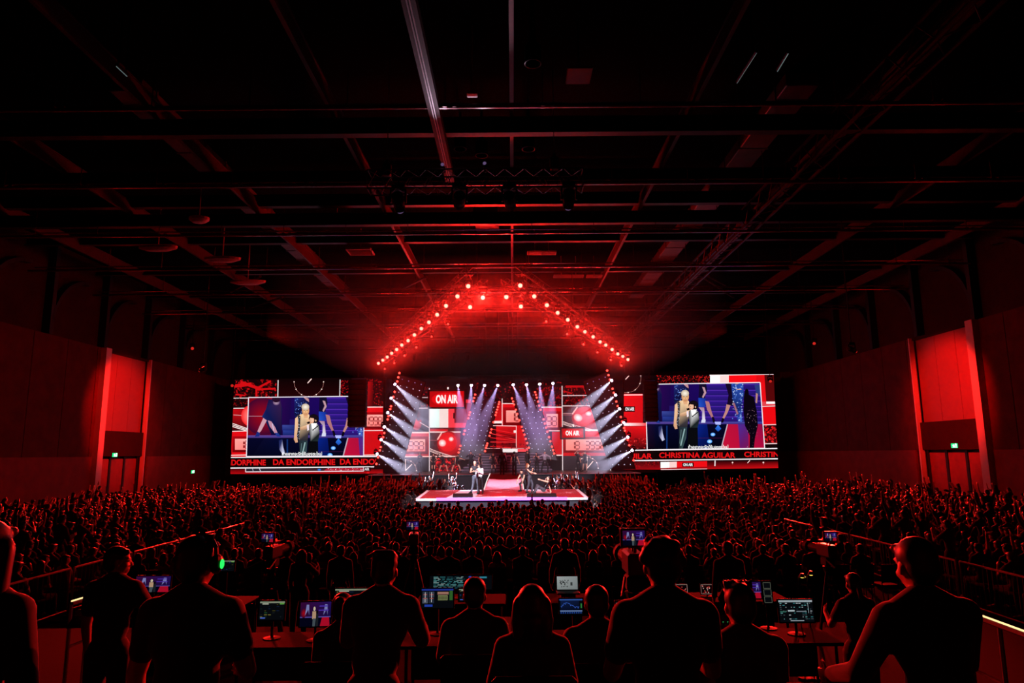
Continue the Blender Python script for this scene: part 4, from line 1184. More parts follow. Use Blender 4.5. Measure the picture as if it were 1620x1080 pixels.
def right_screen():
    t, p = side_screen(1, 61.8, 985, 1231.5, 588, 745, 'large side screen with a film frame and the running text CHRISTINA AGUILAR')
    p.xf(1010, 585, 6.3522)
    cl = [(987, 594), (1223.8, 591.6), (1231.2, 740), (987, 744)]
    p.clip = cl
    p.rect(-160, 30, 1420, 1000, '100305')
    # clock disc
    p.xf(930, 560, 4.765)
    clock(p, 292, 182, 108, -10, 115, [(-48, 28, 6), (135, 12, 6)], sz=3)
    p.xf(1010, 585, 6.3522)
    p.specks(185, 55, 715, 130, 230, 8, ['b00c10', '600406', 'd02018', '300204'], 61)
    p.poly([(720, 50), (1358, 38), (1360, 130), (720, 135)], 'f00c14')
    p.poly([(720, 50), (820, 49), (820, 135), (720, 135)], 'f0f4f4'); p.poly([(820, 49), (908, 48), (908, 135), (820, 135)], 'f4d0cc'); p.poly([(1185, 42), (1270, 40), (1290, 330), (1185, 330)], 'd80c12'); p.poly([(1265, 40), (1358, 38), (1378, 320), (1285, 330)], '500608')
    p.poly([(1225, 130), (1268, 130), (1285, 320), (1240, 320)], 'e00c14'); p.line(715, 53, 1358, 43, 9, 'f0e0e0')
    p.poly([(1240, 320), (1380, 315), (1380, 362), (1242, 365)], 'd84048'); p.rect(1285, 318, 1380, 340, 'f8f0f0'); p.line(1240, 368, 1382, 362, 8, 'f0c8c8'); p.poly([(1245, 372), (1384, 370), (1392, 545), (1252, 548)], 'e00810'); p.line(1252, 552, 1392, 548, 7, 'f0c8c8')
    p.poly([(1255, 556), (1395, 554), (1405, 740), (1268, 742)], '400508'); p.specks(1262, 560, 1400, 735, 70, 16, ['c80c12', '900810', '200306', 'e01c20'], 63); p.line(1268, 742, 1410, 738, 8, 'f0d0d0')
    # left of the frame
    p.rect(-160, 240, 45, 545, 'e00810', ['e81018', 'd80810', 'c80810', 'd80c14']); p.line(-160, 252, 42, 250, 10, 'f8d8d4'); p.rect(-160, 365, -35, 420, '0c0304'); p.text('ON AIR', -132, 375, -42, 410, 'ffffff', .02); p.rect(-160, 532, 78, 562, 'f8e4e0', ['ffffff', 'f83840', 'f83840', 'ffffff'])
    p.rect(-160, 566, 78, 790, 'c00a10', ['d80c14', 'e01018', '300306', '500408']); p.specks(-120, 680, 78, 790, 40, 10, ['800810', '300306', 'e04040'], 65)
    p.clip = None
    film(p, 1010, 585, [(80, 143), (1222, 125), (1268, 785), (88, 802)], (500, 752))
    p.xf(1010, 585, 6.3522)
    for (a, b) in (((203, 143), (1222, 126)), ((1222, 126), (1268, 785)), ((88, 802), (1268, 786)), ((80, 520), (88, 802))): p.line(a[0], a[1], b[0], b[1], 9, 'ece4ec')
    p.clip = cl
    p.poly([(-160, 815), (1412, 795), (1418, 885), (-160, 905)], '0c0203'); p.line(-160, 808, 1412, 788, 11, 'ece4e8'); p.line(-160, 912, 1418, 892, 11, 'ece4e8')
    for (x0, x1, y0, y1) in ((-640, 138, 838, 893), (208, 975, 828, 884), (1062, 1830, 820, 874)): p.text('CHRISTINA AGUILAR', x0, y0, x1, y1, 'd81014', .03)
    p.rect(-160, 915, 1420, 1000, '2c0306', ['200206', '300306', 'd00c12', '900810'])
    p.poly([(222, 925), (312, 923), (312, 982), (222, 985)], 'f0f0f0'); p.poly([(312, 923), (385, 921), (385, 980), (312, 982)], 'f4c8c4'); p.poly([(385, 921), (690, 915), (690, 972), (385, 980)], 'e40c14'); p.rect(440, 930, 555, 972, '140406'); p.text('ON AIR', 450, 937, 546, 966, 'ffffff', .02); p.line(770, 910, 768, 965, 10, 'f0e0e0')
    for x in (945, 1255): p.ell(x, 930, 8, 8, 'ffd8d0', n=8); p.line(x, 930, x, 950, 3, 'c06060')
    p.line(1095, 935, 1120, 908, 6, 'ffd8d0'); p.line(225, 1000, 690, 994, 7, 'e8c0c0'); p.specks(-100, 920, 200, 975, 60, 8, ['80080c', '400306', 'b00c12'], 67)
    p.build('led_picture', LEDM, t)
left_screen(); right_screen()
# ================================================================ people
def V(*a): return Vector(a)
def remesh(mb, name, mats, voxel, faces=None, smooth=2, shade=True):
    """one continuous surface from overlapping limbs: voxel remesh, relax, thin out"""
    me0 = mb.mesh('tmp', mats)
    ob = bpy.data.objects.new('tmp', me0); C.objects.link(ob)
    m = ob.modifiers.new('r', 'REMESH'); m.mode = 'VOXEL'; m.voxel_size = voxel
    if smooth:
        s_ = ob.modifiers.new('s', 'SMOOTH'); s_.iterations = smooth; s_.factor = .5
    dg = bpy.context.evaluated_depsgraph_get()
    me = bpy.data.meshes.new_from_object(ob.evaluated_get(dg))
    if faces and len(me.polygons) > faces:
        ob.modifiers.clear(); old = ob.data; ob.data = me
        d = ob.modifiers.new('d', 'DECIMATE'); d.ratio = faces / len(me.polygons) * .6
        dg = bpy.context.evaluated_depsgraph_get()
        me2 = bpy.data.meshes.new_from_object(ob.evaluated_get(dg)); ob.data = old
        bpy.data.meshes.remove(me); me = me2
    bpy.data.objects.remove(ob); bpy.data.meshes.remove(me0)
    me.name = name
    me.materials.clear(); me.materials.append(mats)
    if shade: me.polygons.foreach_set('use_smooth', [True] * len(me.polygons))
    return me

def rotz(v, a):
    c, s = math.cos(a), math.sin(a)
    return V(v.x * c - v.y * s, v.x * s + v.y * c, v.z)

def skeleton(P):
    """joint positions; the figure faces +Y, its right side is +X, feet (or seat) set so that the lowest sole is at z = 0"""
    h = P.get('h', 1.72) / 1.72
    J = {}
    sex = P.get('sex', 'm'); sh = .170 if sex == 'm' else .150; hw = .085 if sex == 'm' else .09
    lean = V(*P.get('lean', (0, .03, 1))).normalized()
    tw = P.get('twist', 0.0)                       # shoulders turned about the spine
    side = rotz(V(1, 0, 0), tw); side = (side - lean * side.dot(lean)).normalized()
    fwd = lean.cross(side); fwd = -fwd if fwd.y < 0 and abs(tw) < 1.4 else fwd
    hs = rotz(V(1, 0, 0), P.get('hiptwist', 0.0))
    p = V(0, 0, 0)
    J['pelvis'] = p
    J['waist'] = p + lean * .17 * h + V(0, 0, .02) * h
    J['chest'] = p + lean * .36 * h
    J['neck'] = p + lean * .53 * h
    hd = V(*P.get('head', (lean.x * .5, lean.y * .5 + .12, 1))).normalized()
    J['head'] = J['neck'] + hd * .158 * h
    J['headup'] = hd
    face = V(*P.get('face', (fwd.x, fwd.y, 0))); face = (face - hd * face.dot(hd)).normalized()
    J['face'] = face; J['fwd'] = fwd; J['side'] = side; J['lean'] = lean
    for s, n in ((1, 'r'), (-1, 'l')):
        S = J['neck'] - lean * .055 * h + side * s * sh * h + V(0, 0, P.get('shrug_' + n, 0))
        J['sh_' + n] = S
        ua = V(*P.get('ua_' + n, (s * .18, .05, -1))).normalized(); fa = V(*P.get('fa_' + n, (s * .05, .3, -1))).normalized()
        ha = V(*P.get('ha_' + n, tuple(fa))).normalized()
        J['el_' + n] = S + ua * .285 * h
        J['wr_' + n] = J['el_' + n] + fa * .25 * h
        J['hd_' + n] = ha
        H = p + hs * s * hw * h - V(0, 0, .03) * h
        J['hip_' + n] = H
        th = V(*P.get('th_' + n, (s * .06, 0, -1))).normalized(); sn = V(*P.get('sn_' + n, (0, -.03, -1))).normalized()
        J['kn_' + n] = H + th * .42 * h
        J['an_' + n] = J['kn_' + n] + sn * .40 * h
        ft = V(*P.get('ft_' + n, (s * .25, 1, 0))).normalized()
        J['to_' + n] = J['an_' + n] + ft * .17 * h + V(0, 0, -.055) * h
    low = min(J['an_l'].z, J['an_r'].z, J['to_l'].z + .055 * h, J['to_r'].z + .055 * h) - .085 * h
    if P.get('seat'): low = min(low, J['pelvis'].z - .12 * h) if P['seat'] == 'floor' else low
    for k, v in J.items():
        if k not in ('headup', 'face', 'fwd', 'side', 'lean', 'hd_l', 'hd_r'): v = v.copy(); v.z -= low; J[k] = v
    J['h'] = h
    return J

def basis(z, y):
    z = z.normalized(); x = y.cross(z)
    x = x.normalized() if x.length > 1e-4 else z.orthogonal().normalized()
    y = z.cross(x)
    return Matrix((x, y, z)).transposed()

def hand(mb, w_, d, pn, s, h, curl=.35, spread=.16, fist=False):
    """palm, four unequal bent fingers and a thumb; d direction, pn palm normal"""
    d = d.normalized(); pn = (pn - d * pn.dot(d)).normalized(); a = d.cross(pn) * s
    mb.ell(w_ + d * .045 * h, (.040 * h, .018 * h, .052 * h), 10, 8, rot=basis(d, pn))
    mb.cap(w_ - d * .02, .027 * h, w_ + d * .03 * h, .028 * h)
    L = (.062, .074, .070, .054)
    for i in range(4):
        o = (i - 1.5)
        b = w_ + d * .085 * h + a * (-o * .0195) * h
        f1 = (d + a * (-o * spread * .5) + pn * curl * (.6 if not fist else 2.2)).normalized()
        k = b + f1 * L[i] * .5 * h
        f2 = (d * (1 if not fist else -1.2) + pn * curl * (1.7 if not fist else .7) + a * (-o * spread * .4)).normalized()
        mb.cap(b - f1 * .02, .0095 * h, k, .009 * h, 7); mb.cap(k, .009 * h, k + f2 * L[i] * .55 * h, .0075 * h, 7)
    b = w_ + d * .03 * h + a * .034 * h
    t1 = (d * .75 + a * .8 + pn * .25).normalized()
    mb.cap(b, .012 * h, b + t1 * .04 * h, .0105 * h, 7); mb.cap(b + t1 * .04 * h, .0105 * h, b + (t1 + d * .6 + pn * .3).normalized() * .04 * h + t1 * .034 * h, .008 * h, 7)

def head(mb, J, sex):
    h = J['h']; u = J['headup']; f = J['face']; x = f.cross(u); c = J['head']
    B = basis(u, f)
    k = h * (1.0 if sex == 'm' else .95)
    P = lambda a, b, d: c + (x * a + f * b + u * d) * k
    mb.ell(P(0, -.008, .028), (.076 * k, .096 * k, .095 * k), 14, 10, rot=B)
    mb.ell(P(0, .020, -.03), (.063 * k, .072 * k, .088 * k), 12, 8, rot=B)
    mb.cap(P(0, .058, -.088), .028 * k, P(0, .05, -.07), .04 * k)
    mb.cap(P(0, .091, .012), .010 * k, P(0, .111, -.022), .014 * k, 8); 
    for s in (-1, 1):
        mb.cap(P(s * .014, .096, -.026), .009 * k, P(s * .01, .1, -.024), .009 * k, 7)
        mb.cap(P(s * .012, .086, .03), .011 * k, P(s * .05, .072, .032), .010 * k, 7)
        mb.ell(P(s * .079, -.004, -.012), (.010 * k, .022 * k, .032 * k), 8, 6, rot=B)
        mb.cap(P(s * .03, .072, -.02), .02 * k, P(s * .048, .055, -.03), .022 * k, 7)
    mb.cap(P(-.02, .086, -.056), .0085 * k, P(.02, .086, -.056), .0085 * k, 7)
    mb.cap(P(-.016, .084, -.068), .009 * k, P(.016, .084, -.068), .009 * k, 7)
    mb.cap(J['neck'] - J['lean'] * .03 * h, .062 * h, P(0, -.012, -.05), .054 * k)

def limb_list(J, sex, g=0.0):
    h = J['h']; m = sex == 'm'
    U = 1.0 if m else .88
    out = {'arm': [], 'fore': [], 'thigh': [], 'shin': [], 'foot': []}
    for n in 'rl':
        out['arm'].append((J['sh_' + n], .062 * U * h + g, J['el_' + n], .043 * U * h + g))
        out['fore'].append((J['el_' + n], .044 * U * h + g, J['wr_' + n], .027 * U * h + g))
        out['thigh'].append((J['hip_' + n], .092 * h + g, J['kn_' + n], .056 * h + g))
        mid = J['kn_' + n] * .68 + J['an_' + n] * .32
        bk = (J['an_' + n] - J['kn_' + n]).normalized(); t = (J['to_' + n] - J['an_' + n]); t = (t - bk * t.dot(bk)).normalized()
        out['shin'].append((J['kn_' + n], .055 * h + g, mid - t * .018 * h, .055 * h + g))
        out['shin'].append((mid - t * .018 * h, .054 * h + g, J['an_' + n], .036 * h + g))
        a = J['an_' + n]; to = J['to_' + n]
        f = (to - a); hl = a - Vector((f.x, f.y, 0)).normalized() * .045 * h - V(0, 0, .04) * h
        out['foot'] += [(hl, .036 * h + g, to, .032 * h + g), (a, .038 * h + g, to * .65 + a * .35, .032 * h + g), (to, .032 * h + g, to + (to - hl).normalized() * .045 * h, .024 * h + g)]
    return out

def torso(mb, J, sex, g=0.0, part='all'):
    h = J['h']; B = basis(J['lean'], J['fwd']); m = sex == 'm'
    if part in ('all', 'up'):
        mb.ell(J['chest'] + J['lean'] * .01, ((.165 if m else .145) * h + g, (.108 if m else .1) * h + g, .19 * h + g), 14, 10, rot=B)
        mb.cap(J['sh_r'], (.062 if m else .055) * h + g, J['sh_l'], (.062 if m else .055) * h + g, 12)
        mb.cap(J['neck'] - J['lean'] * .05 * h, .085 * h + g, J['neck'] - J['lean'] * .0 * h, .06 * h + g * .5, 12)
        for n_ in 'rl': mb.cap(J['neck'] + J['lean'] * .045 * h - J['fwd'] * .015, .05 * h + g * .6, J['sh_' + n_] * .8 + J['neck'] * .2, (.05 if m else .045) * h + g)
        mb.ell(J['waist'], ((.135 if m else .118) * h + g, (.098 if m else .09) * h + g, .16 * h + g), 14, 10, rot=B)
        if not m:
            for s in (-1, 1): mb.ell(J['chest'] + J['side'] * s * .066 * h + J['fwd'] * .075 * h + J['lean'] * .03 * h, .062 * h + g, 10, 8)
    if part in ('all', 'low', 'up'):
        q = 1 if part != 'up' else .96
        mb.ell(J['pelvis'] + V(0, 0, .0), ((.155 if m else .165) * h * q + g, (.112 if m else .118) * h * q + g, .13 * h + g), 14, 10, rot=B)

EYEM = None
def person(name, P, lab=None, loc=(0, 0, 0), rz=0.0, mats=None, faces=(3000, 900), voxel=.013, group=None, low=False):
    """body (one surface) with hair, top, trousers or skirt and shoes as its clothing parts"""
    sex = P.get('sex', 'm'); J = skeleton(P); h = J['h']
    mt = dict(skin=mat('skin', 'b98868', .5, noise=.05), hair=mat('black_hair', '0c0808', .45, spec=.45), top=mat('black_cloth', '0d0c0e', .85, sheen=.3), legs=mat('dark_trousers', '0b0b0f', .85, sheen=.2), shoes=mat('black_shoes', '08080a', .5))
    if mats: mt.update(mats)
    mb = MB()
    torso(mb, J, sex)
    L = limb_list(J, sex)
    for k in L:
        for a in L[k]: mb.cap(*a)
    head(mb, J, sex)
    for n, s in (('r', 1), ('l', -1)):
        pn = V(*P.get('pn_' + n, (-s * .7, .2, 0)))
        hand(mb, J['wr_' + n], J['hd_' + n], pn, s if pn.length else s, h, P.get('curl_' + n, .4), fist=P.get('fist_' + n, False))
    body = bpy.data.objects.new(name, remesh(mb, 'person_body', mt['skin'], voxel, faces[0])); C.objects.link(body)
    body.location = loc; body.rotation_euler = (0, 0, rz)
    if lab: tag(body, lab, 'person', group)
    def part(nm, mb_, m, f=None, vx=None, sm=2):
        o = bpy.data.objects.new(nm, remesh(mb_, nm, m, vx or voxel * 1.15, f or faces[1], sm)); C.objects.link(o); o.parent = body; return o
    # hair
    hs = P.get('hair', 'short')
    u = J['headup']; f = J['face']; x = f.cross(u); c = J['head']; k = h * (1.0 if sex == 'm' else .95); B = basis(u, f)
    Q = lambda a, b, d: c + (x * a + f * b + u * d) * k
    if hs != 'bald':
        hb = MB()
        hb.ell(Q(0, -.022, .045), (.086 * k, .098 * k, .09 * k), 14, 10, rot=B)
        hb.ell(Q(0, -.05, -.005), (.08 * k, .065 * k, .085 * k), 12, 8, rot=B)
        hb.cap(Q(-.05, .058, .085), .022 * k, Q(.05, .058, .085), .022 * k)
        if hs in ('long', 'bob', 'wavy'):
            ln = {'long': .40, 'bob': .17, 'wavy': .36}[hs]
            dn = (V(0, 0, -1) * .8 - J['lean'] * .5).normalized()
            for s in (-1, 0, 1):
                a = Q(s * .062, -.055, .0); b = a + dn * ln * h - J['fwd'] * .02 + x * s * .02
                if s: a = Q(s * .074, -.02, .02)
                hb.cap(a, .045 * k, (a + b) / 2, .05 * k); hb.cap((a + b) / 2, .05 * k, b, .03 * k)
            if hs == 'wavy':
                for i in range(8): hb.ell(Q(((i * 37) % 11 - 5) * .016, -.07 - (i % 3) * .012, .02 - i * .045), .045 * k, 8, 6)
        if hs == 'bun': hb.ell(Q(0, -.105, .06), .048 * k, 10, 8)
        if hs == 'tail':
            a = Q(0, -.115, .03); hb.cap(a, .035 * k, a + V(0, 0, -.14) - f * .05, .03 * k); hb.cap(a + V(0, 0, -.14) - f * .05, .03 * k, a + V(0, 0, -.26) - f * .04, .012 * k)
        if hs == 'tuft':
            for i in range(7): hb.cap(Q((i - 3) * .02, -.01 + (i % 3) * .02, .1), .022 * k, Q((i - 3) * .026, .0 + (i % 2) * .03, .142), .012 * k)
        if hs == 'flat': hb.bbox(Q(0, -.015, .1), (.16 * k, .19 * k, .05 * k), .02, rot=B)
        if hs == 'curly':
            for i in range(26):
                t = i * 2.4; z = .02 + .1 * ((i * 7) % 13) / 13
                rr = .085 * math.sqrt(max(.1, 1 - (z / .14) ** 2))
                hb.ell(Q(rr * math.cos(t), -.02 + rr * 1.05 * math.sin(t) * (.6 if math.sin(t) > 0 else 1), z), .03 * k, 7, 5)
        part('hair', hb, mt['hair'])
    if hs == 'cap' or P.get('cap'):
        hb = MB().ell(Q(0, -.008, .052), (.092 * k, .108 * k, .088 * k), 14, 8, rot=B)
        hb.bbox(Q(0, .125, .035), (.13 * k, .1 * k, .014 * k), .005, rot=B)
        part('cap', hb, mt.get('cap', mt['top']), sm=1)
    if P.get('headset'):
        hb = MB(); pts = [Q(.1 * math.cos(t), -.01, .035 + .1 * math.sin(t)) for t in [math.pi * i / 8 for i in range(9)]]
        hb.path(pts, .011 * k, 6)
        for s in (-1, 1): hb.ell(Q(s * .1, -.004, .0), (.026 * k, .042 * k, .046 * k), 10, 8, rot=B)
        pm = [Q(-.1, .01, -.03), Q(-.085, .07, -.06), Q(-.04, .11, -.062)]; hb.path(pm, .005 * k, 5)
        hd_ = hb.build('headset', mat('headset_black', '0a0a0a', .4), body)
        MB().ell(Q(.126, .0, .0), (.006, .016, .022), 8, 6, rot=B).build('indicator_light', emit('green_led', '20ff50', 2.0), hd_)
    # clothes
    top = P.get('top', 'tee'); g = .013
    if top:
        tb = MB(); torso(tb, J, sex, g, 'up')
        for a in L['arm']:
            q, r0, e, r1 = a
            if top == 'vest': continue
            tb.cap(q, r0 + g, e if top != 'tee' else q + (e - q) * .62, r1 + g + (.008 if top == 'tee' else 0))
        if top in ('long', 'jacket'):
            for q, r0, e, r1 in L['fore']: tb.cap(q, r0 + g, q + (e - q) * .93, r1 + g + .004)
        if top == 'jacket':
            tb.cap(J['pelvis'] + V(-.1, 0, -.06) * h, .10 * h, J['pelvis'] + V(.1, 0, -.06) * h, .10 * h)
        if P.get('hood'): tb.cap(J['neck'] + J['side'] * -.07 - J['fwd'] * .05, .05, J['neck'] + J['side'] * .07 - J['fwd'] * .05, .05)
        part('shirt' if top != 'jacket' else 'jacket', tb, mt['top'])
    bt = P.get('bottom', 'trousers')
    lb = MB(); torso(lb, J, sex, .011, 'low')
    for q, r0, e, r1 in L['thigh']:
        lb.cap(q, r0 + .012, e if bt == 'trousers' else q + (e - q) * (.45 if bt == 'shorts' else .6), r1 + (.014 if bt == 'trousers' else .03))
    if bt == 'trousers':
        for q, r0, e, r1 in L['shin']: lb.cap(q, r0 + .014, e, r1 + .016)
    if bt == 'skirt':
        a, b = J['hip_l'], J['hip_r']; d1 = (J['kn_l'] - a) * .5; d2 = (J['kn_r'] - b) * .5
        for t in (.25, .5, .75): lb.cap(a * (1 - t) + b * t, .1 * h, (a + d1) * (1 - t) + (b + d2) * t, .1 * h)
    part('trousers' if bt == 'trousers' else bt, lb, mt['legs'])
    sb = MB()
    for a in limb_list(J, sex, .010)['foot']: sb.cap(*a)
    if P.get('boots'):
        for q, r0, e, r1 in L['shin'][1::2]: sb.cap(q, r0 + .012, e, r1 + .014)
    part('boots' if P.get('boots') else 'shoes', sb, mt['shoes'])
    if not low:
        eb = MB()
        for s in (-1, 1): eb.ell(Q(s * .032, .079, .008), (.013 * k, .008 * k, .0075 * k), 8, 6, rot=B)
        eb.build('eyes', mat('dark_eyes', '1a0e0a', .2), body)
    body['J'] = 0; del body['J']
    return body, J

def facing(dx, dy): return math.atan2(-dx, dy)

# ---------------------------------------------------------------- performers
SKINL = mat('stage_skin', 'd8a888', .5, noise=.04)
def M_(name, c, r=.7, **k): return mat(name, c, r, **k)
NAVY = M_('navy_cloth', '14141c'); SPARK = M_('silver_pattern_cloth', 'a8a8b0', .35, noise=.8, scale=30)
GREYT = M_('slate_leather', '5a6670', .35); WHITEC = M_('white_cloth', 'e8e4e4', .8); CREAMH = M_('bleached_hair', 'e4d6b8', .5); BROWNH = M_('brown_hair', '7a4a28', .45)
BLKL = M_('black_leather', '0a0a0c', .35); GREYC = M_('charcoal_mesh', '2c2c32', .7)

def deck_at(px, z=DECK_Z, Y=60.0):
    return Vector((at(px, 700, Y).x, Y, z))
def thrust_at(px, Y): return Vector((at(px, 770, Y).x, Y, TH_Z))
MIC = mat('mic_black', '0a0a0a', .4)
def mic_in_hand(body, J, n, d=None):
    w_ = J['wr_' + n] + J['hd_' + n] * .075; d = (d or V(0, 0, 1)).normalized()
    R_ = Matrix.Rotation(body.rotation_euler.z, 3, 'Z')
    o = MB().tube(-d * .09, d * .08, .012, 8, r2=.016).ell(d * .1, .026, 10, 8).build('microphone', MIC, None)
    o.location = body.location + R_ @ w_; o.rotation_euler = (0, 0, body.rotation_euler.z)
    return o

TOCAM = math.pi                      # turned towards the audience
H_M, H_F = 1.78, 1.66
# lead pair on the left of the thrust
b, J = person('person', dict(h=1.84, lean=(.06, .05, 1), hair='short', face=(.25, 1, -.2), top='vest', bottom='trousers', ua_r=(.3, .5, -.9), fa_r=(-.5, .75, .15), curl_r=.6,
      ua_l=(-.3, -.05, -1), fa_l=(-.08, .15, -1), th_l=(-.14, .05, -1), th_r=(.1, -.1, -1), sn_r=(.25, -.12, -1), ft_r=(.6, .8, 0)),
      'man with cropped bleached hair and slate trousers embracing the woman in white', thrust_at(752, 40.6), TOCAM + .1, dict(skin=SKINL, hair=CREAMH, top=GREYC, legs=GREYT))
b, J = person('person', dict(h=1.70, sex='f', lean=(.10, .04, 1), hair='bob', face=(.8, .6, 0), top='long', bottom='trousers', ua_r=(.15, .5, -.8), fa_r=(-.25, .5, .9), fist_r=True, curl_r=.8,
      ua_l=(-.2, .35, -.9), fa_l=(.5, .7, .4), curl_l=.5),
      'woman with short black hair in a white jacket singing beside the bleached man', thrust_at(760.5, 40.1), TOCAM - .25, dict(skin=SKINL, top=WHITEC, legs=BLKL))
tag(mic_in_hand(b, J, 'r'), 'black microphone held by the woman in the white jacket', 'microphone')
# pair on the right: long haired woman pulling a seated man
b, J = person('person', dict(h=1.72, sex='f', lean=(0, -.22, 1), hair='wavy', face=(-.1, 1, -.1), top='vest', bottom='trousers', ua_r=(.25, .75, -.6), fa_r=(.1, 1, -.25), ua_l=(-.2, .45, -.8), fa_l=(.3, .5, .9), fist_l=True, boots=True,
      th_l=(-.1, .35, -1), sn_l=(0, -.1, -1), th_r=(.1, -.05, -1), sn_r=(0, -.3, -1)),
      'woman with long wavy brown hair leaning back and pulling the hand of a seated man', thrust_at(838, 40.8), facing(1, -.35), dict(skin=SKINL, hair=BROWNH, top=GREYC, legs=M_('grey_leggings', '3a3a42')))
tag(mic_in_hand(b, J, 'l'), 'black microphone held by the woman with long wavy brown hair', 'microphone')
b, J = person('person', dict(h=1.78, seat='floor', lean=(0, -.5, .85), hair='curly', face=(0, 1, .1), top='vest', bottom='trousers', th_r=(.14, .8, .62), sn_r=(.05, .45, -.9), th_l=(-.14, .8, .5), sn_l=(-.1, .6, -.8),
      ua_l=(-.25, .9, .2), fa_l=(-.1, 1, .3), ua_r=(.35, -.55, -.8), fa_r=(.1, -.35, -1)),
      'man in black vest sitting on the thrust floor, one arm stretched to the woman', thrust_at(860, 40.3), facing(-1, -.25), dict(skin=SKINL, top=BLKL, legs=M_('grey_trousers', '3c3a40')))
b, J = person('person', dict(h=1.66, sex='f', lean=(0, .6, .8), hair='short', top='vest', th_r=(.1, .85, -.3), sn_r=(0, -.3, -1), th_l=(-.15, -.1, -1), sn_l=(0, -1, -.1), ft_l=(0, -.6, -.6), ua_r=(.2, .6, -.8), fa_r=(0, .5, -.9), ua_l=(-.2, .6, -.8), fa_l=(0, .5, -.9)),
      'kneeling dancer in black crouched behind the woman with long wavy hair', thrust_at(831, 41.9), facing(-.6, -.8), dict(skin=SKINL))

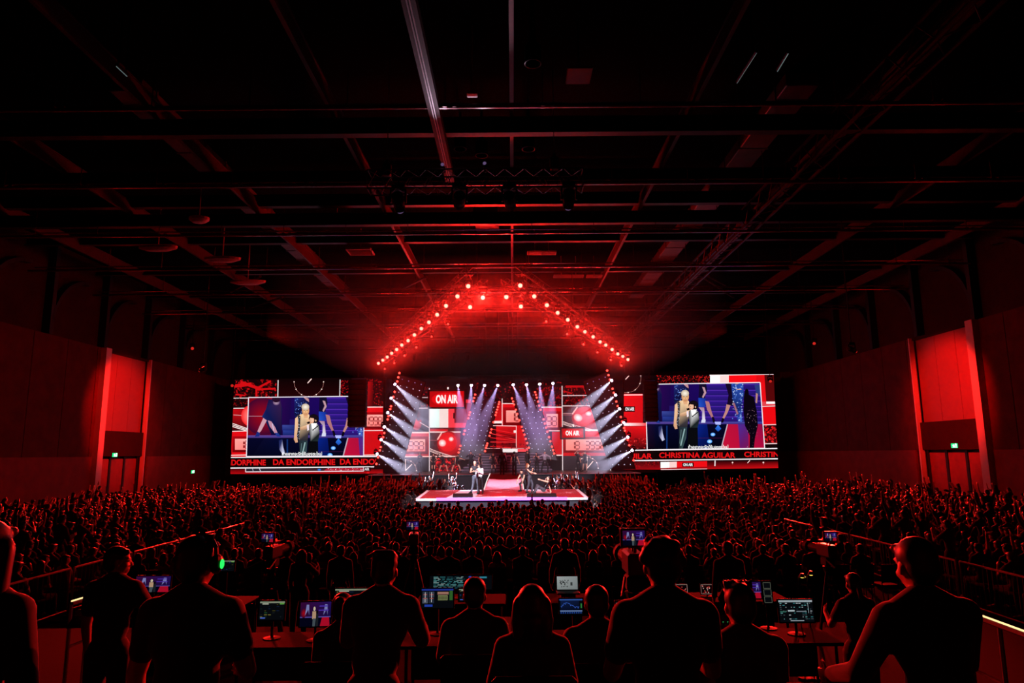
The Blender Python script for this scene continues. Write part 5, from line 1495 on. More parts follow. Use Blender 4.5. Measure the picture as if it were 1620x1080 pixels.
dn = [
 (664.7, 60.2, dict(h=1.74, hair='long', top='long', ua_l=(-.3, .4, -.9), fa_l=(.4, .6, .5)), TOCAM - .2, dict(top=BLKL), 'long-haired singer in black suit at the DA ENDORPHINE end of the deck', 'f'),
 (686, 60.6, dict(h=1.64, hair='bun', top='vest', bottom='shorts', ua_r=(.7, -.2, -.8), fa_r=(-.6, .4, -.6), ua_l=(-.7, -.2, -.8), fa_l=(.6, .4, -.6), boots=True), TOCAM, dict(skin=SKINL), 'dancer in black bodysuit with both hands on her hips by the white pole', 'f'),
 (702, 60.3, dict(h=1.72, hair='short', top='long', bottom='shorts', lean=(.35, .35, 1), th_l=(-.5, .1, -1), sn_l=(-.25, 0, -1), th_r=(.5, .1, -1), sn_r=(.3, 0, -1), ua_r=(.6, .4, .4), fa_r=(-.4, .2, .8)), TOCAM, dict(skin=SKINL, top=NAVY), 'dancer in black leaning forward with legs wide before the lumpy red picture', 'f'),
 (721, 60.1, dict(h=1.72, hair='tail', top='vest', bottom='shorts', lean=(-.4, .4, .9), th_l=(-.7, .1, -1), sn_l=(-.3, 0, -1), th_r=(.35, .1, -1), sn_r=(.3, 0, -1), ua_l=(-.8, .4, -.2), fa_l=(-.6, .5, -.2)), TOCAM, dict(skin=SKINL), 'lunging dancer with bare legs at the foot of the left inner column', 'f'),
 (745, 61.0, dict(h=1.80, hair='short', top='jacket', ua_r=(.5, .5, -.3), fa_r=(-.7, .4, .6), ua_l=(-.5, .5, -.3), fa_l=(.6, .4, .6)), TOCAM, dict(top=NAVY), 'man in navy jacket with both hands raised to his face on the lower steps', 'm'),
 (759.5, 61.0, dict(h=1.66, hair='tail', top='vest', bottom='shorts', lean=(.1, 0, 1), ua_r=(.3, -.1, -1), face=(1, .2, 0)), TOCAM + 1.2, dict(skin=SKINL), 'dancer in profile on the steps just behind the bleached man', 'f'),
 (780, 60.6, dict(h=1.64, hair='wavy', top='vest', bottom='shorts', ua_r=(.5, .3, -.5), fa_r=(-.3, .3, .9), ua_l=(-.5, 0, -.9), fa_l=(-.3, .2, -1), th_l=(-.3, .1, -1), sn_l=(.05, -.2, -1), boots=True), TOCAM, dict(skin=SKINL, hair=BROWNH), 'dancer with brown hair in black stepping at the left edge of the ramp top', 'f'),
 (794, 55.0, dict(h=1.80, hair='short', top='jacket', ua_r=(.35, .1, -1), ua_l=(-.35, .1, -1), fa_l=(-.2, .2, -1)), .0, dict(top=BLKL), 'black-clad dancer seen from behind on the ramp, nearer the singing pair', 'm'),
 (799, 60.8, dict(h=1.70, hair='short', top='tee', ua_l=(-.9, .2, .1), fa_l=(-.9, .3, -.3), ua_r=(.4, .3, -.8), fa_r=(-.3, .5, .6)), TOCAM, dict(skin=SKINL, top=SPARK), 'dancer in silver top with one arm stretched sideways at the top of the ramp', 'f'),
 (813.5, 54.2, dict(h=1.80, hair='curly', top='vest', ua_r=(.45, .1, -1), fa_r=(.3, .1, -1), ua_l=(-.3, .1, -1)), -.1, dict(top=BLKL, skin=SKINL), 'black-clad dancer with bushy hair seen from behind on the ramp, bare arms', 'm'),
 (834.5, 61.0, dict(h=1.82, hair='long', top='jacket', lean=(.1, 0, 1), th_l=(-.2, .1, -1)), TOCAM + .6, dict(top=BLKL), 'tall figure all in black on the steps behind the long haired woman', 'm'),
 (848.5, 60.7, dict(h=1.68, hair='bob', top='vest', bottom='trousers', ua_r=(.4, .5, -.6), fa_r=(-.5, .6, .4), ua_l=(-.4, .5, -.6), fa_l=(.5, .5, .5)), TOCAM - .3, dict(skin=SKINL), 'dancer in black with hands clasped at the chest right of the steps', 'f'),
 (861.5, 60.4, dict(h=1.80, hair='short', top='jacket', lean=(0, .1, 1), ua_r=(.9, .1, -.3), fa_r=(.5, .3, -.8), ua_l=(-.8, .1, -.4), fa_l=(-.2, .4, -.8), th_l=(-.4, .1, -1), sn_l=(.0, -.1, -1), th_r=(.4, .1, -1), sn_r=(.1, -.1, -1)), TOCAM, dict(skin=SKINL, top=SPARK), 'dancer in silver patterned jacket with legs apart beside the right inner column', 'm'),
 (913.5, 60.4, dict(h=1.74, hair='wavy', top='tee', ua_r=(.6, .4, .3), fa_r=(-.5, .4, .6), th_l=(-.2, .1, -1)), TOCAM + .3, dict(skin=SKINL), 'dancer with a raised forearm in front of the clock dial at the CHRISTINA AGUILAR side', 'f'),
 (925, 60.4, dict(h=1.72, hair='short', top='vest', bottom='shorts', ua_l=(-.8, .3, -.1), fa_l=(-.4, .4, -.8), ua_r=(.5, .5, .2), fa_r=(-.6, .5, .3), th_r=(.2, .0, -1), sn_r=(.15, -.2, -1)), TOCAM - .2, dict(skin=SKINL), 'dancer with bare legs last towards the CHRISTINA AGUILAR end of the deck', 'f'),
]
for k, (px, Y, P, rz, mts, lab, sex) in enumerate(dn):
    P['sex'] = sex
    z = DECK_Z
    if Y < DECK_Y:
        (y1, z1), (y2, z2) = prof[0], prof[1]
        z = z1 + (z2 - z1) * (Y - y1) / (y2 - y1) + .005
    if Y >= 60.6 and sx0 < deck_at(px, 0, Y).x < sx1: Y = 60.05
    person('person', P, lab, deck_at(px, z, Y), rz, mts)

# ---------------------------------------------------------------- audience
SKD = mat('skin', 'b98868', .5); TOPS = [mat('black_cloth', '0d0c0e', .85), M_('dark_red_cloth', '3a1014', .85), M_('grey_cloth', '3c3a3c', .85), M_('pale_cloth', '9a9490', .85)]
SEATED = dict(th_r=(.12, 1, -.05), th_l=(-.12, 1, -.05), sn_r=(.02, .1, -1), sn_l=(-.02, .1, -1), bottom='trousers')
def var(**k):
    d = dict(SEATED); d.update(k); return d
VARS = [
 ('seated short-haired', 0, var(hair='short', ua_r=(.15, .4, -1), fa_r=(-.4, .9, -.2), ua_l=(-.15, .4, -1), fa_l=(.4, .9, -.2)), 0),
 ('seated long-haired', 0, var(sex='f', h=1.62, hair='long', ua_r=(.15, .4, -1), fa_r=(-.4, .9, -.2), ua_l=(-.15, .4, -1), fa_l=(.4, .9, -.2)), 0),
 ('seated clapping', 0, var(sex='f', h=1.64, hair='bun', ua_r=(.3, .6, -.7), fa_r=(-.45, .5, .7), ua_l=(-.3, .6, -.7), fa_l=(.45, .5, .7)), 2),
 ('seated arm-raising', 0, var(hair='curly', h=1.70, ua_r=(.35, .3, .9), fa_r=(.05, .15, 1), ua_l=(-.15, .4, -1), fa_l=(.4, .9, -.2)), 0),
 ('seated sideways-leaning', 0, var(hair='flat', h=1.76, lean=(.16, .12, 1), ua_r=(.25, .5, -.9), fa_r=(-.5, .5, .6), ua_l=(-.15, .4, -1), fa_l=(.4, .9, -.2)), 1),
 ('seated bob-haired', 0, var(sex='f', h=1.60, hair='bob', top='long', face=(.35, 1, 0), ua_r=(.15, .4, -1), fa_r=(-.4, .9, -.2), ua_l=(-.15, .4, -1), fa_l=(.4, .9, -.2)), 3),
 ('standing arms-up', 1, dict(hair='short', h=1.74, ua_r=(.4, .2, .9), fa_r=(.05, .15, 1), ua_l=(-.4, .2, .9), fa_l=(-.05, .15, 1)), 0),
 ('standing clapping', 1, dict(sex='f', h=1.64, hair='tail', ua_r=(.3, .6, -.5), fa_r=(-.45, .5, .8), ua_l=(-.3, .6, -.5), fa_l=(.45, .5, .8)), 2),
 ('standing one-hand-high', 1, dict(hair='tuft', h=1.76, top='long', ua_l=(-.3, .2, 1), fa_l=(.0, .1, 1), ua_r=(.2, .3, -1), fa_r=(-.3, .8, .3)), 1),
 ('standing phone-holding', 1, dict(sex='f', h=1.66, hair='long', ua_l=(-.3, .75, .25), fa_l=(.3, .5, .9), ua_r=(.3, .75, .25), fa_r=(-.3, .5, .9)), 3),
]
PROTO = []
for k, (desc, stand, P, tp) in enumerate(VARS):
    b, J = person('audience_member', P, None, (0, 0, 0), 0, dict(top=TOPS[tp]), faces=(1300, 420), voxel=.016, low=True)
    PROTO.append((desc, stand, b, J))
SEAT_H = .46
phone_me = MB().bbox((0, 0, 0), (.075, .012, .155), .006).mesh('phone', BLACK)
phsc_me = MB().box((0, -.0075, 0), (.066, .003, .14)).mesh('phone_screen', emit('phone_screen', 'a8c8ff', 1.2))

# banquet chair
def chair_proto():
    t = thing('banquet_chair', '', 'chair', (0, 0, 0))
    cm = mat('chair_fabric', '3a1418', .9); fm = mat('chair_frame', '6a5a50', .3, .9)
    MB().bbox((0, .0, .43), (.44, .44, .07), .02).build('seat', cm, t)
    MB().bbox((0, -.225, .72), (.43, .05, .42), .02, rot=Matrix.Rotation(.12, 3, 'X')).build('backrest', cm, t)
    for sx in (-1, 1):
        MB().tube((sx * .2, .2, 0), (sx * .2, .18, .4), .012, 6).build('leg', fm, t)
        MB().tube((sx * .2, -.24, 0), (sx * .2, -.19, .42), .012, 6).tube((sx * .2, -.19, .42), (sx * .2, -.265, .93), .012, 6).build('leg', fm, t)
    return t
CH = chair_proto()

# seats: a centre block between two aisles and two side blocks fanned towards the stage
seats = []
AX = 9.7
for r in range(40):
    Y = 13.6 + r * .98
    if Y > 49.5: break
    xs = []
    n = int(2 * (AX - .7) / .56)
    for i in range(n): xs.append(('centre', -AX + .8 - .15 + i * .56 + (.28 if r % 2 else 0), i))
    m = int((26.0 - AX - .8) / .56)
    for i in range(m):
        xs.append(('left', -(AX + .7) - i * .56, i)); xs.append(('right', (AX + 1.2) + i * .56, i))
    for blk, x, i in xs:
        if blk == 'right' and x > 25.4 or blk == 'left' and x < -26.8: continue
        if Y > 32.6 and -6.0 < x < 4.8 and Y < 44.0: continue         # the thrust
        if Y > 43.0 and -3.2 < x < 2.2: continue                       # the ramp
        if abs(x) > 760 / 1080. * Y * 1.12: continue                   # outside the view
        if blk == 'centre' and Y < 16.4: continue                      # lamp and sound desks stand here
        seats.append((Y, blk, x, i, r))
seats.sort(key=lambda s: (s[0], abs(s[2])))
rs = random.Random(11)
NIND = 292
crowd_rows = {}
ind = []
rest = []
prio = sorted(seats, key=lambda s: math.hypot(s[0], s[2]))
empty = set()
for s in prio:
    if rs.random() < (.05 if s[0] > 18 else .12): empty.add(s); continue
    (ind if len(ind) < NIND else rest).append(s)
BLKN = {'centre': 'centre block', 'left': 'block on the DA ENDORPHINE side', 'right': 'block on the CHRISTINA AGUILAR side'}
def pick(s):
    Y, blk, x, i, r = s
    if blk == 'centre': k = rs.choices(range(10), (26, 20, 6, 1, 14, 14, .1, .3, .2, .6))[0]
    else: k = rs.choices(range(10), (16, 16, 22, 4, 10, 10, 1.2, 6, 1.6, 2))[0]
    if Y < 17 and VARS[k][1]: k = rs.choice((0, 1, 4, 5))
    return k
used_proto = set()
for q in prio[:40]: pass
bycell = {}
for s in ind: bycell.setdefault((s[1], s[4]), []).append(s)
seat_no = {}
for key, lst in bycell.items():
    lst.sort(key=lambda s: abs(s[2]) if key[0] != 'centre' else s[2])
    for j, s in enumerate(lst): seat_no[s] = j
rows_of = {b: sorted({s[4] for s in ind if s[1] == b}) for b in BLKN}
PH_N = 0
for s in ind:
    Y, blk, x, i, r = s
    k = pick(s); desc, stand, proto, J = PROTO[k]
    o = dup(proto) if k in used_proto else proto
    used_proto.add(k)
    yaw = facing((STAGE_X - x) * .5, 40 - Y * .3) + rs.uniform(-.25, .25)
    o.location = (x + rs.uniform(-.05, .05), Y + (.1 if stand else -.02) + rs.uniform(-.06, .06), 0)
    sc = rs.uniform(.95, 1.06)
    o.scale = (sc, sc, sc) if stand else (sc, sc, 1)
    o.rotation_euler = (0, 0, yaw)
    row = rows_of[blk].index(r)
    where = '%s row, %s from the aisle, %s block' % (ORD[min(row, 27)], ORD[min(seat_no[s], 27)], {'centre': 'centre', 'left': 'DA ENDORPHINE', 'right': 'CHRISTINA AGUILAR'}[blk])
    tag(o, '%s spectator seen from behind, %s' % (desc, where), 'person', 'audience members seen from behind')
    if not stand or rs.random() < .5:
        pass
    if k == 9:
        R_ = Matrix.Rotation(yaw, 3, 'Z'); c = (J['wr_l'] + J['wr_r']) / 2 + (J['hd_l'] + J['hd_r']) * .05 + V(0, .02, .03)
        p_ = bpy.data.objects.new('phone', phone_me); C.objects.link(p_); p_.location = Vector(o.location) + R_ @ (c * sc); p_.rotation_euler = (0, 0, yaw)
        sc_ = bpy.data.objects.new('phone_screen', phsc_me); C.objects.link(sc_); sc_.parent = p_
        tag(p_, 'lit phone held up by a spectator, ' + where, 'phone', 'lit phones in the audience')
# chairs under the nearest people, and the empty ones
nch = 0; first = True; chn = {}
for s in prio:
    if nch >= 230: break
    Y, blk, x, i, r = s
    if s in ind and rs.random() < .0: continue
    if s not in ind and s not in empty: continue
    c = CH if first else dup(CH); first = False
    c.location = (x, Y - .0, 0); c.rotation_euler = (0, 0, facing((STAGE_X - x) * .5, 40 - Y * .3) * 1.0)
    occ = 'empty' if s in empty else 'occupied'
    chn[(blk, r)] = chn.get((blk, r), 0) + 1
    tag(c, '%s dark red banquet chair, %s row, chair %d counted from the middle, %s block' % (occ, ORD[min(r, 27)], chn[(blk, r)], {'centre': 'centre', 'left': 'DA ENDORPHINE', 'right': 'CHRISTINA AGUILAR'}[blk]), 'chair', 'banquet chairs of the audience')
    nch += 1

# everybody farther away: one crowd
def lowpoly(proto, faces):
    """body, hair and clothes of one audience figure as arrays"""
    vs = []; fs = []; ms = []
    for q, o in enumerate([proto] + kids(proto)):
        nm = o.name.split('.')[0]
        if nm in ('shoes',): continue
        n = {'audience_member': 260, 'hair': 70, 'shirt': 110, 'trousers': 60}.get(nm, 60)
        ob = bpy.data.objects.new('tmp', o.data); C.objects.link(ob)
        d = ob.modifiers.new('d', 'DECIMATE'); d.ratio = min(1, n / max(1, len(o.data.polygons)))
        me = bpy.data.meshes.new_from_object(ob.evaluated_get(bpy.context.evaluated_depsgraph_get()))
        me.calc_loop_triangles()
        b0 = sum(len(v) for v in vs)
        co = np.zeros(len(me.vertices) * 3); me.vertices.foreach_get('co', co); vs.append(co.reshape(-1, 3))
        t = np.zeros(len(me.loop_triangles) * 3, dtype=np.int32); me.loop_triangles.foreach_get('vertices', t); fs.append(t.reshape(-1, 3) + b0)
        ms.append(np.full(len(t) // 3, {'audience_member': 0, 'hair': 1}.get(nm, 2)))
        bpy.data.objects.remove(ob); bpy.data.meshes.remove(me)
    return np.vstack(vs), np.vstack(fs), np.concatenate(ms)
LP = [lowpoly(PROTO[k][2], 0) for k in range(10)]
AV = []; AF = []; AM = []; nb = 0
# standing people pressed around the thrust
for k in range(150):
    a = rs.random()
    if a < .5: x = STAGE_X + rs.choice((-1, 1)) * rs.uniform(5.6, 10.5); Y = rs.uniform(39, 53)
    else: x = STAGE_X + rs.choice((-1, 1)) * rs.uniform(3.0, 9.5); Y = rs.uniform(44.5, 54.5)
    rest.append((Y, 'pit', x, 0, 0))
for k in range(10):
    if k not in used_proto:
        for q in kids(PROTO[k][2]) + [PROTO[k][2]]: bpy.data.objects.remove(q)
for s in rest:
    Y, blk, x, i, r = s
    k = rs.choice((6, 7, 7, 8, 9, 3)) if blk == 'pit' else pick(s)
    if blk == 'pit' and k == 3: k = 7
    v, f, m = LP[k]
    yaw = facing((STAGE_X - x) * .6, (44 - Y) if blk == 'pit' else 40 - Y * .3) + rs.uniform(-.4, .4) if blk != 'pit' else facing(STAGE_X - x, 43 - Y + 2)
    c, s_ = math.cos(yaw), math.sin(yaw); sc = rs.uniform(.94, 1.06)
    q = np.empty_like(v); q[:, 0] = (v[:, 0] * c - v[:, 1] * s_) * sc + x + rs.uniform(-.08, .08); q[:, 1] = (v[:, 0] * s_ + v[:, 1] * c) * sc + Y + rs.uniform(-.08, .08); q[:, 2] = v[:, 2] * sc
    AV.append(q); AF.append(f + nb); mm = m.copy()
    if rs.random() < .35: mm[mm == 2] = 3
    AM.append(mm); nb += len(v)
AV = np.vstack(AV); AF = np.vstack(AF); AM = np.concatenate(AM)
me = bpy.data.meshes.new('crowd')
me.vertices.add(len(AV)); me.vertices.foreach_set('co', AV.ravel())
me.loops.add(AF.size); me.loops.foreach_set('vertex_index', AF.ravel().astype(np.int32))
me.polygons.add(len(AF)); me.polygons.foreach_set('loop_start', np.arange(0, AF.size, 3, dtype=np.int32))
for m_ in (SKD, mat('black_hair', '0c0808', .35), TOPS[0], TOPS[2]): me.materials.append(m_)
me.polygons.foreach_set('material_index', AM.astype(np.int32)); me.polygons.foreach_set('use_smooth', np.ones(len(AF), dtype=bool))
me.update(calc_edges=True); me.validate()
cr_ = bpy.data.objects.new('crowd', me); C.objects.link(cr_)
tag(cr_, 'dense far crowd of seated and standing spectators reaching up to the stage', 'crowd', kind='stuff')
# ================================================================ front of house: risers, desks, screens, crew
RISER = mat('riser_carpet', '0a0707', 1.0, scale=5, bump=.2, spec=.05)
CZ, MZ, FZ = 1.4, 1.0, .45
def riser(name, lab, x0, x1, y0, y1, z):
    t = thing(name, lab, 'platform', ((x0 + x1) / 2, y0, 0))
    w_ = x1 - x0; d_ = y1 - y0
    MB().bbox((0, d_ / 2, z - .03), (w_, d_, .06), .01).build('deck', RISER, t)
    MB().box((0, d_ - .03, z / 2 - .03), (w_ - .04, .04, z - .06)).box((0, .03, z / 2 - .03), (w_ - .04, .04, z - .06)).box((-w_ / 2 + .03, d_ / 2, z / 2 - .03), (.04, d_ - .1, z - .06)).box((w_ / 2 - .03, d_ / 2, z / 2 - .03), (.04, d_ - .1, z - .06)).build('skirt', SKIRT, t)
riser('camera_platform', 'highest black platform under the standing crew nearest the camera', -7, 7, -2.5, 4.6, CZ)
riser('crew_platform', 'middle black platform step under the seated crew at the desks', -7, 7, 4.62, 7.4, MZ)
riser('desk_platform', 'low wide black platform carrying the rows of control desks', -8.6, 8.6, 7.42, 13.0, FZ)

def on_wall_x(px, py, Y): return at(px, py, Y)
DESKM = mat('desk_top', '0a0809', .95, spec=.1)
def desk(lab, x0, x1, Y, z, base, dep=.75):
    t = thing('control_desk', lab, 'desk', ((x0 + x1) / 2, Y, base))
    w_ = x1 - x0
    MB().bbox((0, 0, z - base - .02), (w_, dep, .04), .008).build('desk_top', DESKM, t)
    for sx in (-1, 1):
        for sy in (-1, 1): MB().tube((sx * (w_ / 2 - .08), sy * (dep / 2 - .07), 0), (sx * (w_ / 2 - .08), sy * (dep / 2 - .07), z - base - .03), .02, 6).build('leg', DARKMETAL, t)
    MB().box((0, dep / 2 - .03, (z - base) / 2), (w_ - .1, .02, (z - base) * .7)).build('modesty_panel', SKIRT, t)
    return t
D1 = 9.3; D1Z = 1.16; D2 = 11.4; D2Z = 1.22
def xat(px, Y): return at(px, 950, Y).x
desk('long black desk with screens left of the centre aisle of desks', xat(385, D1), xat(600, D1), D1, D1Z, FZ)
desk('long black desk in the middle holding two screens and a console', xat(640, D1), xat(800, D1), D1, D1Z, FZ)
desk('black desk with the blue analyser screen and a white page laptop behind', xat(850, D1), xat(1010, D1), D1, D1Z, FZ)
desk('black desk at the CHRISTINA AGUILAR side carrying the film monitor', xat(1040, D1), xat(1310, D1), D1, D1Z, FZ)
desk('rear black desk behind the middle one', xat(660, D2), xat(800, D2), D2, D2Z, FZ)
desk('rear black desk holding the laptop with a white page', xat(850, D2), xat(950, D2), D2, D2Z, FZ)
desk('rear black desk at the DA ENDORPHINE side with a film monitor', xat(190, D2), xat(400, D2), D2, D2Z, FZ)
desk('rear black desk holding the small red picture screens', xat(1040, D2), xat(1240, D2), D2, D2Z, FZ)

LCDM = screen_mat('lcd_picture', .6, False)
UIC = dict(g=['2c6c3c', '58a860', '1c3c28'], b=['2440a0', '3060d0', '182850'], w=['909498', '505860', 'c8d0d8'], c=['3c8c90', '205058', '70b8b8'], y=['989040', '5c5820'], r=['a03028', '601c18'])
def ui(p, W, H, kind, seed):
    r = random.Random(seed); p.rect(0, 0, W, H, {'film': '0a0618'}.get(kind, '0a0d12'))
    if kind in ('eq', 'daw', 'console', 'meter'):
        p.rect(0, 0, W, H * .09, {'eq': '3860b0', 'daw': 'b0bcc4', 'console': '2438a0', 'meter': '98a088'}[kind])
    if kind == 'daw':
        for i in range(9):
            for j in range(12):
                if r.random() < .4: p.rect(W * (.03 + .08 * j), H * (.13 + .09 * i), W * (.03 + .08 * j + r.uniform(.02, .07)), H * (.16 + .09 * i), r.choice(UIC['w'] + UIC['c'] + ['283038']))
        p.rect(W * .25, H * .45, W * .45, H * .52, 'c8d8e0'); p.rect(W * .5, H * .5, W * .8, H * .54, '8894a0'); p.rect(W * .02, H * .5, W * .2, H * .56, '30685c'); p.line(W * .86, H * .12, W * .86, H * .6, W * .015, 'a0a8b0'); p.rect(W * .3, H * .93, W * .7, H * .96, 'b8c4d0')
    elif kind == 'eq':
        p.rect(W * .05, H * .1, W * .85, H * .75, '0c1838', ['142450', '101c40', '080c1c', '0c1430'])
        q = None
        for i in range(25):
            x = W * (.06 + .78 * i / 24); y = H * (.55 - .3 * math.exp(-((i - 8) / 6) ** 2) + r.uniform(-.08, .08))
            if q: p.line(q[0], q[1], x, y, H * .03, '3c68d8')
            q = (x, y)
        p.rect(W * .02, H * .76, W * .98, H * .82, '88a8e8'); p.rect(W * .92, H * .3, W * .97, H * .6, '38a048')
        for i in range(10): p.rect(W * (.04 + .095 * i), H * .87, W * (.09 + .095 * i), H * .95, '2858c0')
    elif kind == 'console':
        for i in range(2):
            for j in range(2): p.rect(W * (.03 + .2 * i), H * (.15 + .32 * j), W * (.2 + .2 * i), H * (.44 + .32 * j), ['303848', '586070', '404858', '283040'][i * 2 + j]); p.line(W * (.115 + .2 * i), H * .18, W * (.115 + .2 * i), H * .7, W * .02, 'd8dce0'); p.rect(W * (.06 + .2 * i), H * (.28 + .2 * j), W * (.17 + .2 * i), H * (.32 + .2 * j), 'c05048')
        p.rect(W * .5, H * .16, W * .85, H * .3, 'b08070'); p.rect(W * .52, H * .34, W * .82, H * .6, '98a068'); p.rect(W * .88, H * .1, W * .98, H * .6, '387030')
        for i in range(8): p.rect(W * (.53 + .035 * i), H * .38, W * (.55 + .035 * i), H * .58, '283020')
        p.rect(W * .1, H * .82, W * .35, H * .94, '2848c0')
    elif kind == 'meter':
        for i in range(6):
            for j in range(7):
                if r.random() < .55: p.rect(W * (.04 + .16 * i), H * (.16 + .11 * j), W * (.04 + .16 * i + r.uniform(.03, .12)), H * (.19 + .11 * j), r.choice(UIC['g'] + UIC['b'] + UIC['y'] + ['20282c'] * 4))
        p.rect(W * .1, H * .1, W * .35, H * .16, 'c0c4b0'); p.rect(W * .8, H * .08, W * .98, H * .16, '68b048'); p.rect(W * .05, H * .86, W * .25, H * .93, '5070d8')
    elif kind == 'text':
        for j in range(11):
            x = W * .06
            while x < W * .55:
                l = r.uniform(.03, .1) * W
                p.rect(x, H * (.08 + .08 * j), min(x + l, W * .6), H * (.115 + .08 * j), r.choice(UIC['c'] + ['a8c8c8'])); x += l + W * .03
        p.ell(W * .65, H * .1, W * .03, H * .08, '4060ff', '101c60', n=10); p.specks(W * .6, H * .2, W * .75, H * .9, 12, W * .02, ['6080e0', 'e04838', 'c8c8ff'], seed); p.rect(W * .8, H * .08, W * .92, H * .2, '3890a8')
    elif kind == 'page':
        p.rect(0, 0, W, H, 'a8b0b0', ['b8c0c0', 'a0a8a8', '8c9494', '98a0a0'])
        p.specks(W * .15, H * .25, W * .55, H * .8, 26, W * .05, ['202424', '343838', '585c5c'], seed); p.rect(W * .65, H * .45, W * .75, H * .7, '404444')
    elif kind == 'grid':
        p.rect(0, 0, W, H, '0a0204'); p.specks(W * .04, H * .08, W * .96, H * .92, 28, W * .06, ['c01018', '80080c', 'e85850', '400306', 'f0c0b8'], seed)
        for (a, b, c, d) in ((0, 0, W, 0), (0, H, W, H), (0, 0, 0, H), (W, 0, W, H)): p.line(a, b, c, d, H * .05, 'a08078')
    elif kind == 'boxes':
        for j in range(3):
            for (a, b, c, d) in ((.06, .03, .94, .03), (.06, .3, .94, .3), (.06, .03, .06, .3), (.94, .03, .94, .3)): p.line(W * a, H * (b + .33 * j), W * c, H * (d + .33 * j), W * .05, '6c7060')
    elif kind == 'paper':
        p.rect(0, 0, W, H, '39404c')
    elif kind == 'film':
        p.rect(0, 0, W, H * .62, '2c1458', ['400c40', '2c1468', '1c1050', '30103c']); p.rect(0, H * .62, W, H, '05051c')
        p.rect(0, H * .6, W, H * .64, '6858b8'); p.ell(W * .12, H * .45, W * .1, H * .2, 'c00c1c', '400c30', n=10)
        p.poly([(W * .72, H * .64), (W * .95, H * .64), (W * .98, H), (W * .66, H)], 'c81030')
        p.ell(W * .46, H * .28, W * .035, H * .09, 'e8d8b8'); p.poly([(W * .4, H * .38), (W * .52, H * .38), (W * .52, H * .7), (W * .4, H * .7)], 'd0a888'); p.poly([(W * .42, H * .68), (W * .52, H * .68), (W * .5, H), (W * .42, H)], '505c64')
        p.ell(W * .55, H * .42, W * .035, H * .08, '100a10'); p.poly([(W * .52, H * .5), (W * .6, H * .5), (W * .6, H), (W * .53, H)], '20242a')
        for x in (.2, .8): p.poly([(W * x, H * .1), (W * (x + .08), H * .1), (W * (x + .1), H * .55), (W * (x + .06), H * .3), (W * (x - .04), H * .55)], '8c90d0')
        p.rect(W * .62, H * .15, W * .9, H * .2, '5838c0'); p.rect(W * .6, H * .32, W * .92, H * .37, '5838c0')

def monitor(px0, py0, px1, py1, Y, kind, lab, dz, tilt=.12, laptop=False, yaw=0.0, seed=1, cat=None):
    """screen whose picture area covers the given pixels at distance Y, standing on the surface at height dz"""
    a = at(px0, py0, Y); b = at(px1, py1, Y); W = abs(b.x - a.x); H = abs(a.z - b.z) / math.cos(tilt)
    nm = 'laptop' if laptop else 'monitor'
    t = thing(nm, lab, cat or nm, ((a.x + b.x) / 2, Y, dz), yaw)
    zc = (a.z + b.z) / 2 - dz
    rot = Matrix.Rotation(-tilt, 3, 'X')
    MB().bbox((0, .02, zc), (W + .03, .03, H + .035), .006, rot=rot).build('lid' if laptop else 'housing', BLACK, t)
    p = Pic(lambda x, y, l: Vector((0, .02, zc)) + rot @ Vector((x - W / 2, -.017 - l * .15, H / 2 - y)), step=.008); ui(p, W, H, kind, seed); p.build('screen', LCDM, t)
    if laptop:
        g = MB().bbox((0, -.13, max(.012, zc - H / 2 - .02)), (W + .03, .24, .02), .005)
        for i in range(4): g.box((0, -.07 - .035 * i, max(.012, zc - H / 2 - .02) + .011), (W * .85, .022, .004))
        if zc - H / 2 > .06: g.bbox((0, -.1, (zc - H / 2 - .03) / 2), (W * .7, .2, zc - H / 2 - .03), .01)
        g.build('keyboard_base', BLACK, t)
    else:
        MB().tube((0, .05, .015), (0, .05, zc), .018, 6).lathe([(.11, 0), (.11, .01), (.03, .02)], 14, M=Matrix.Translation((0, .05, 0))).build('stand', BLACK, t)
    return t
monitor(411, 952, 449, 980, D1, 'meter', 'small monitor with green meters at the DA ENDORPHINE end of the front desks', D1Z, seed=2)
monitor(476, 953, 522, 990, D1 - .12, 'film', 'monitor showing the film picture with red ramp, third desk screen', D1Z, seed=3, yaw=.1)
monitor(530, 932, 592, 959, D1 + .1, 'meter', 'wide monitor with blue and green bars behind the bent crew member', D1Z, seed=4)
monitor(680, 911, 778, 932, D2, 'text', 'wide rear monitor with cyan text and a blue spot', D2Z, seed=5)
monitor(667, 932, 717, 961, D1 + .15, 'console', 'monitor with white blocks and a blue header below the cyan text screen', D1Z, seed=6)
monitor(726, 932, 764, 950, D1 + .2, 'meter', 'small dark monitor half hidden behind the seated crew member', D1Z, seed=16)
monitor(881, 912, 914, 932, D2, 'page', 'laptop with a pale page on its screen', D2Z, laptop=True, seed=7)
monitor(885, 948, 922, 971, D1, 'eq', 'screen with a bright blue analyser curve', D1Z, seed=8)
monitor(974, 952, 985, 973, D1, 'text', 'narrow green text screen right of the blue analyser', D1Z, seed=9)
monitor(1064, 925, 1088, 943, D2, 'grid', 'small screen full of red pictures beside the big standing man', D2Z, seed=10)
monitor(1109, 925, 1132, 939, D2, 'grid', 'small screen of red pictures standing alone, second of the pair', D2Z, seed=11)
monitor(1170, 921, 1205, 946, D1 + .3, 'film', 'monitor showing the film with a blue beam, next to three empty frames', D1Z, seed=12)
monitor(1207, 921, 1222, 954, D1 + .3, 'boxes', 'narrow dark screen with three outlined empty frames', D1Z, seed=13)
monitor(1232, 950, 1288, 983, D1, 'daw', 'large monitor with a pale header bar and white track lines', D1Z, seed=14)
monitor(215, 912, 268, 936, D2, 'film', 'violet film monitor at the DA ENDORPHINE end of the rear desks', D2Z, seed=15)
monitor(345, 887, 370, 903, D2 + .6, 'meter', 'small grey screen behind the man with the green ear light', FZ + .0, seed=17)

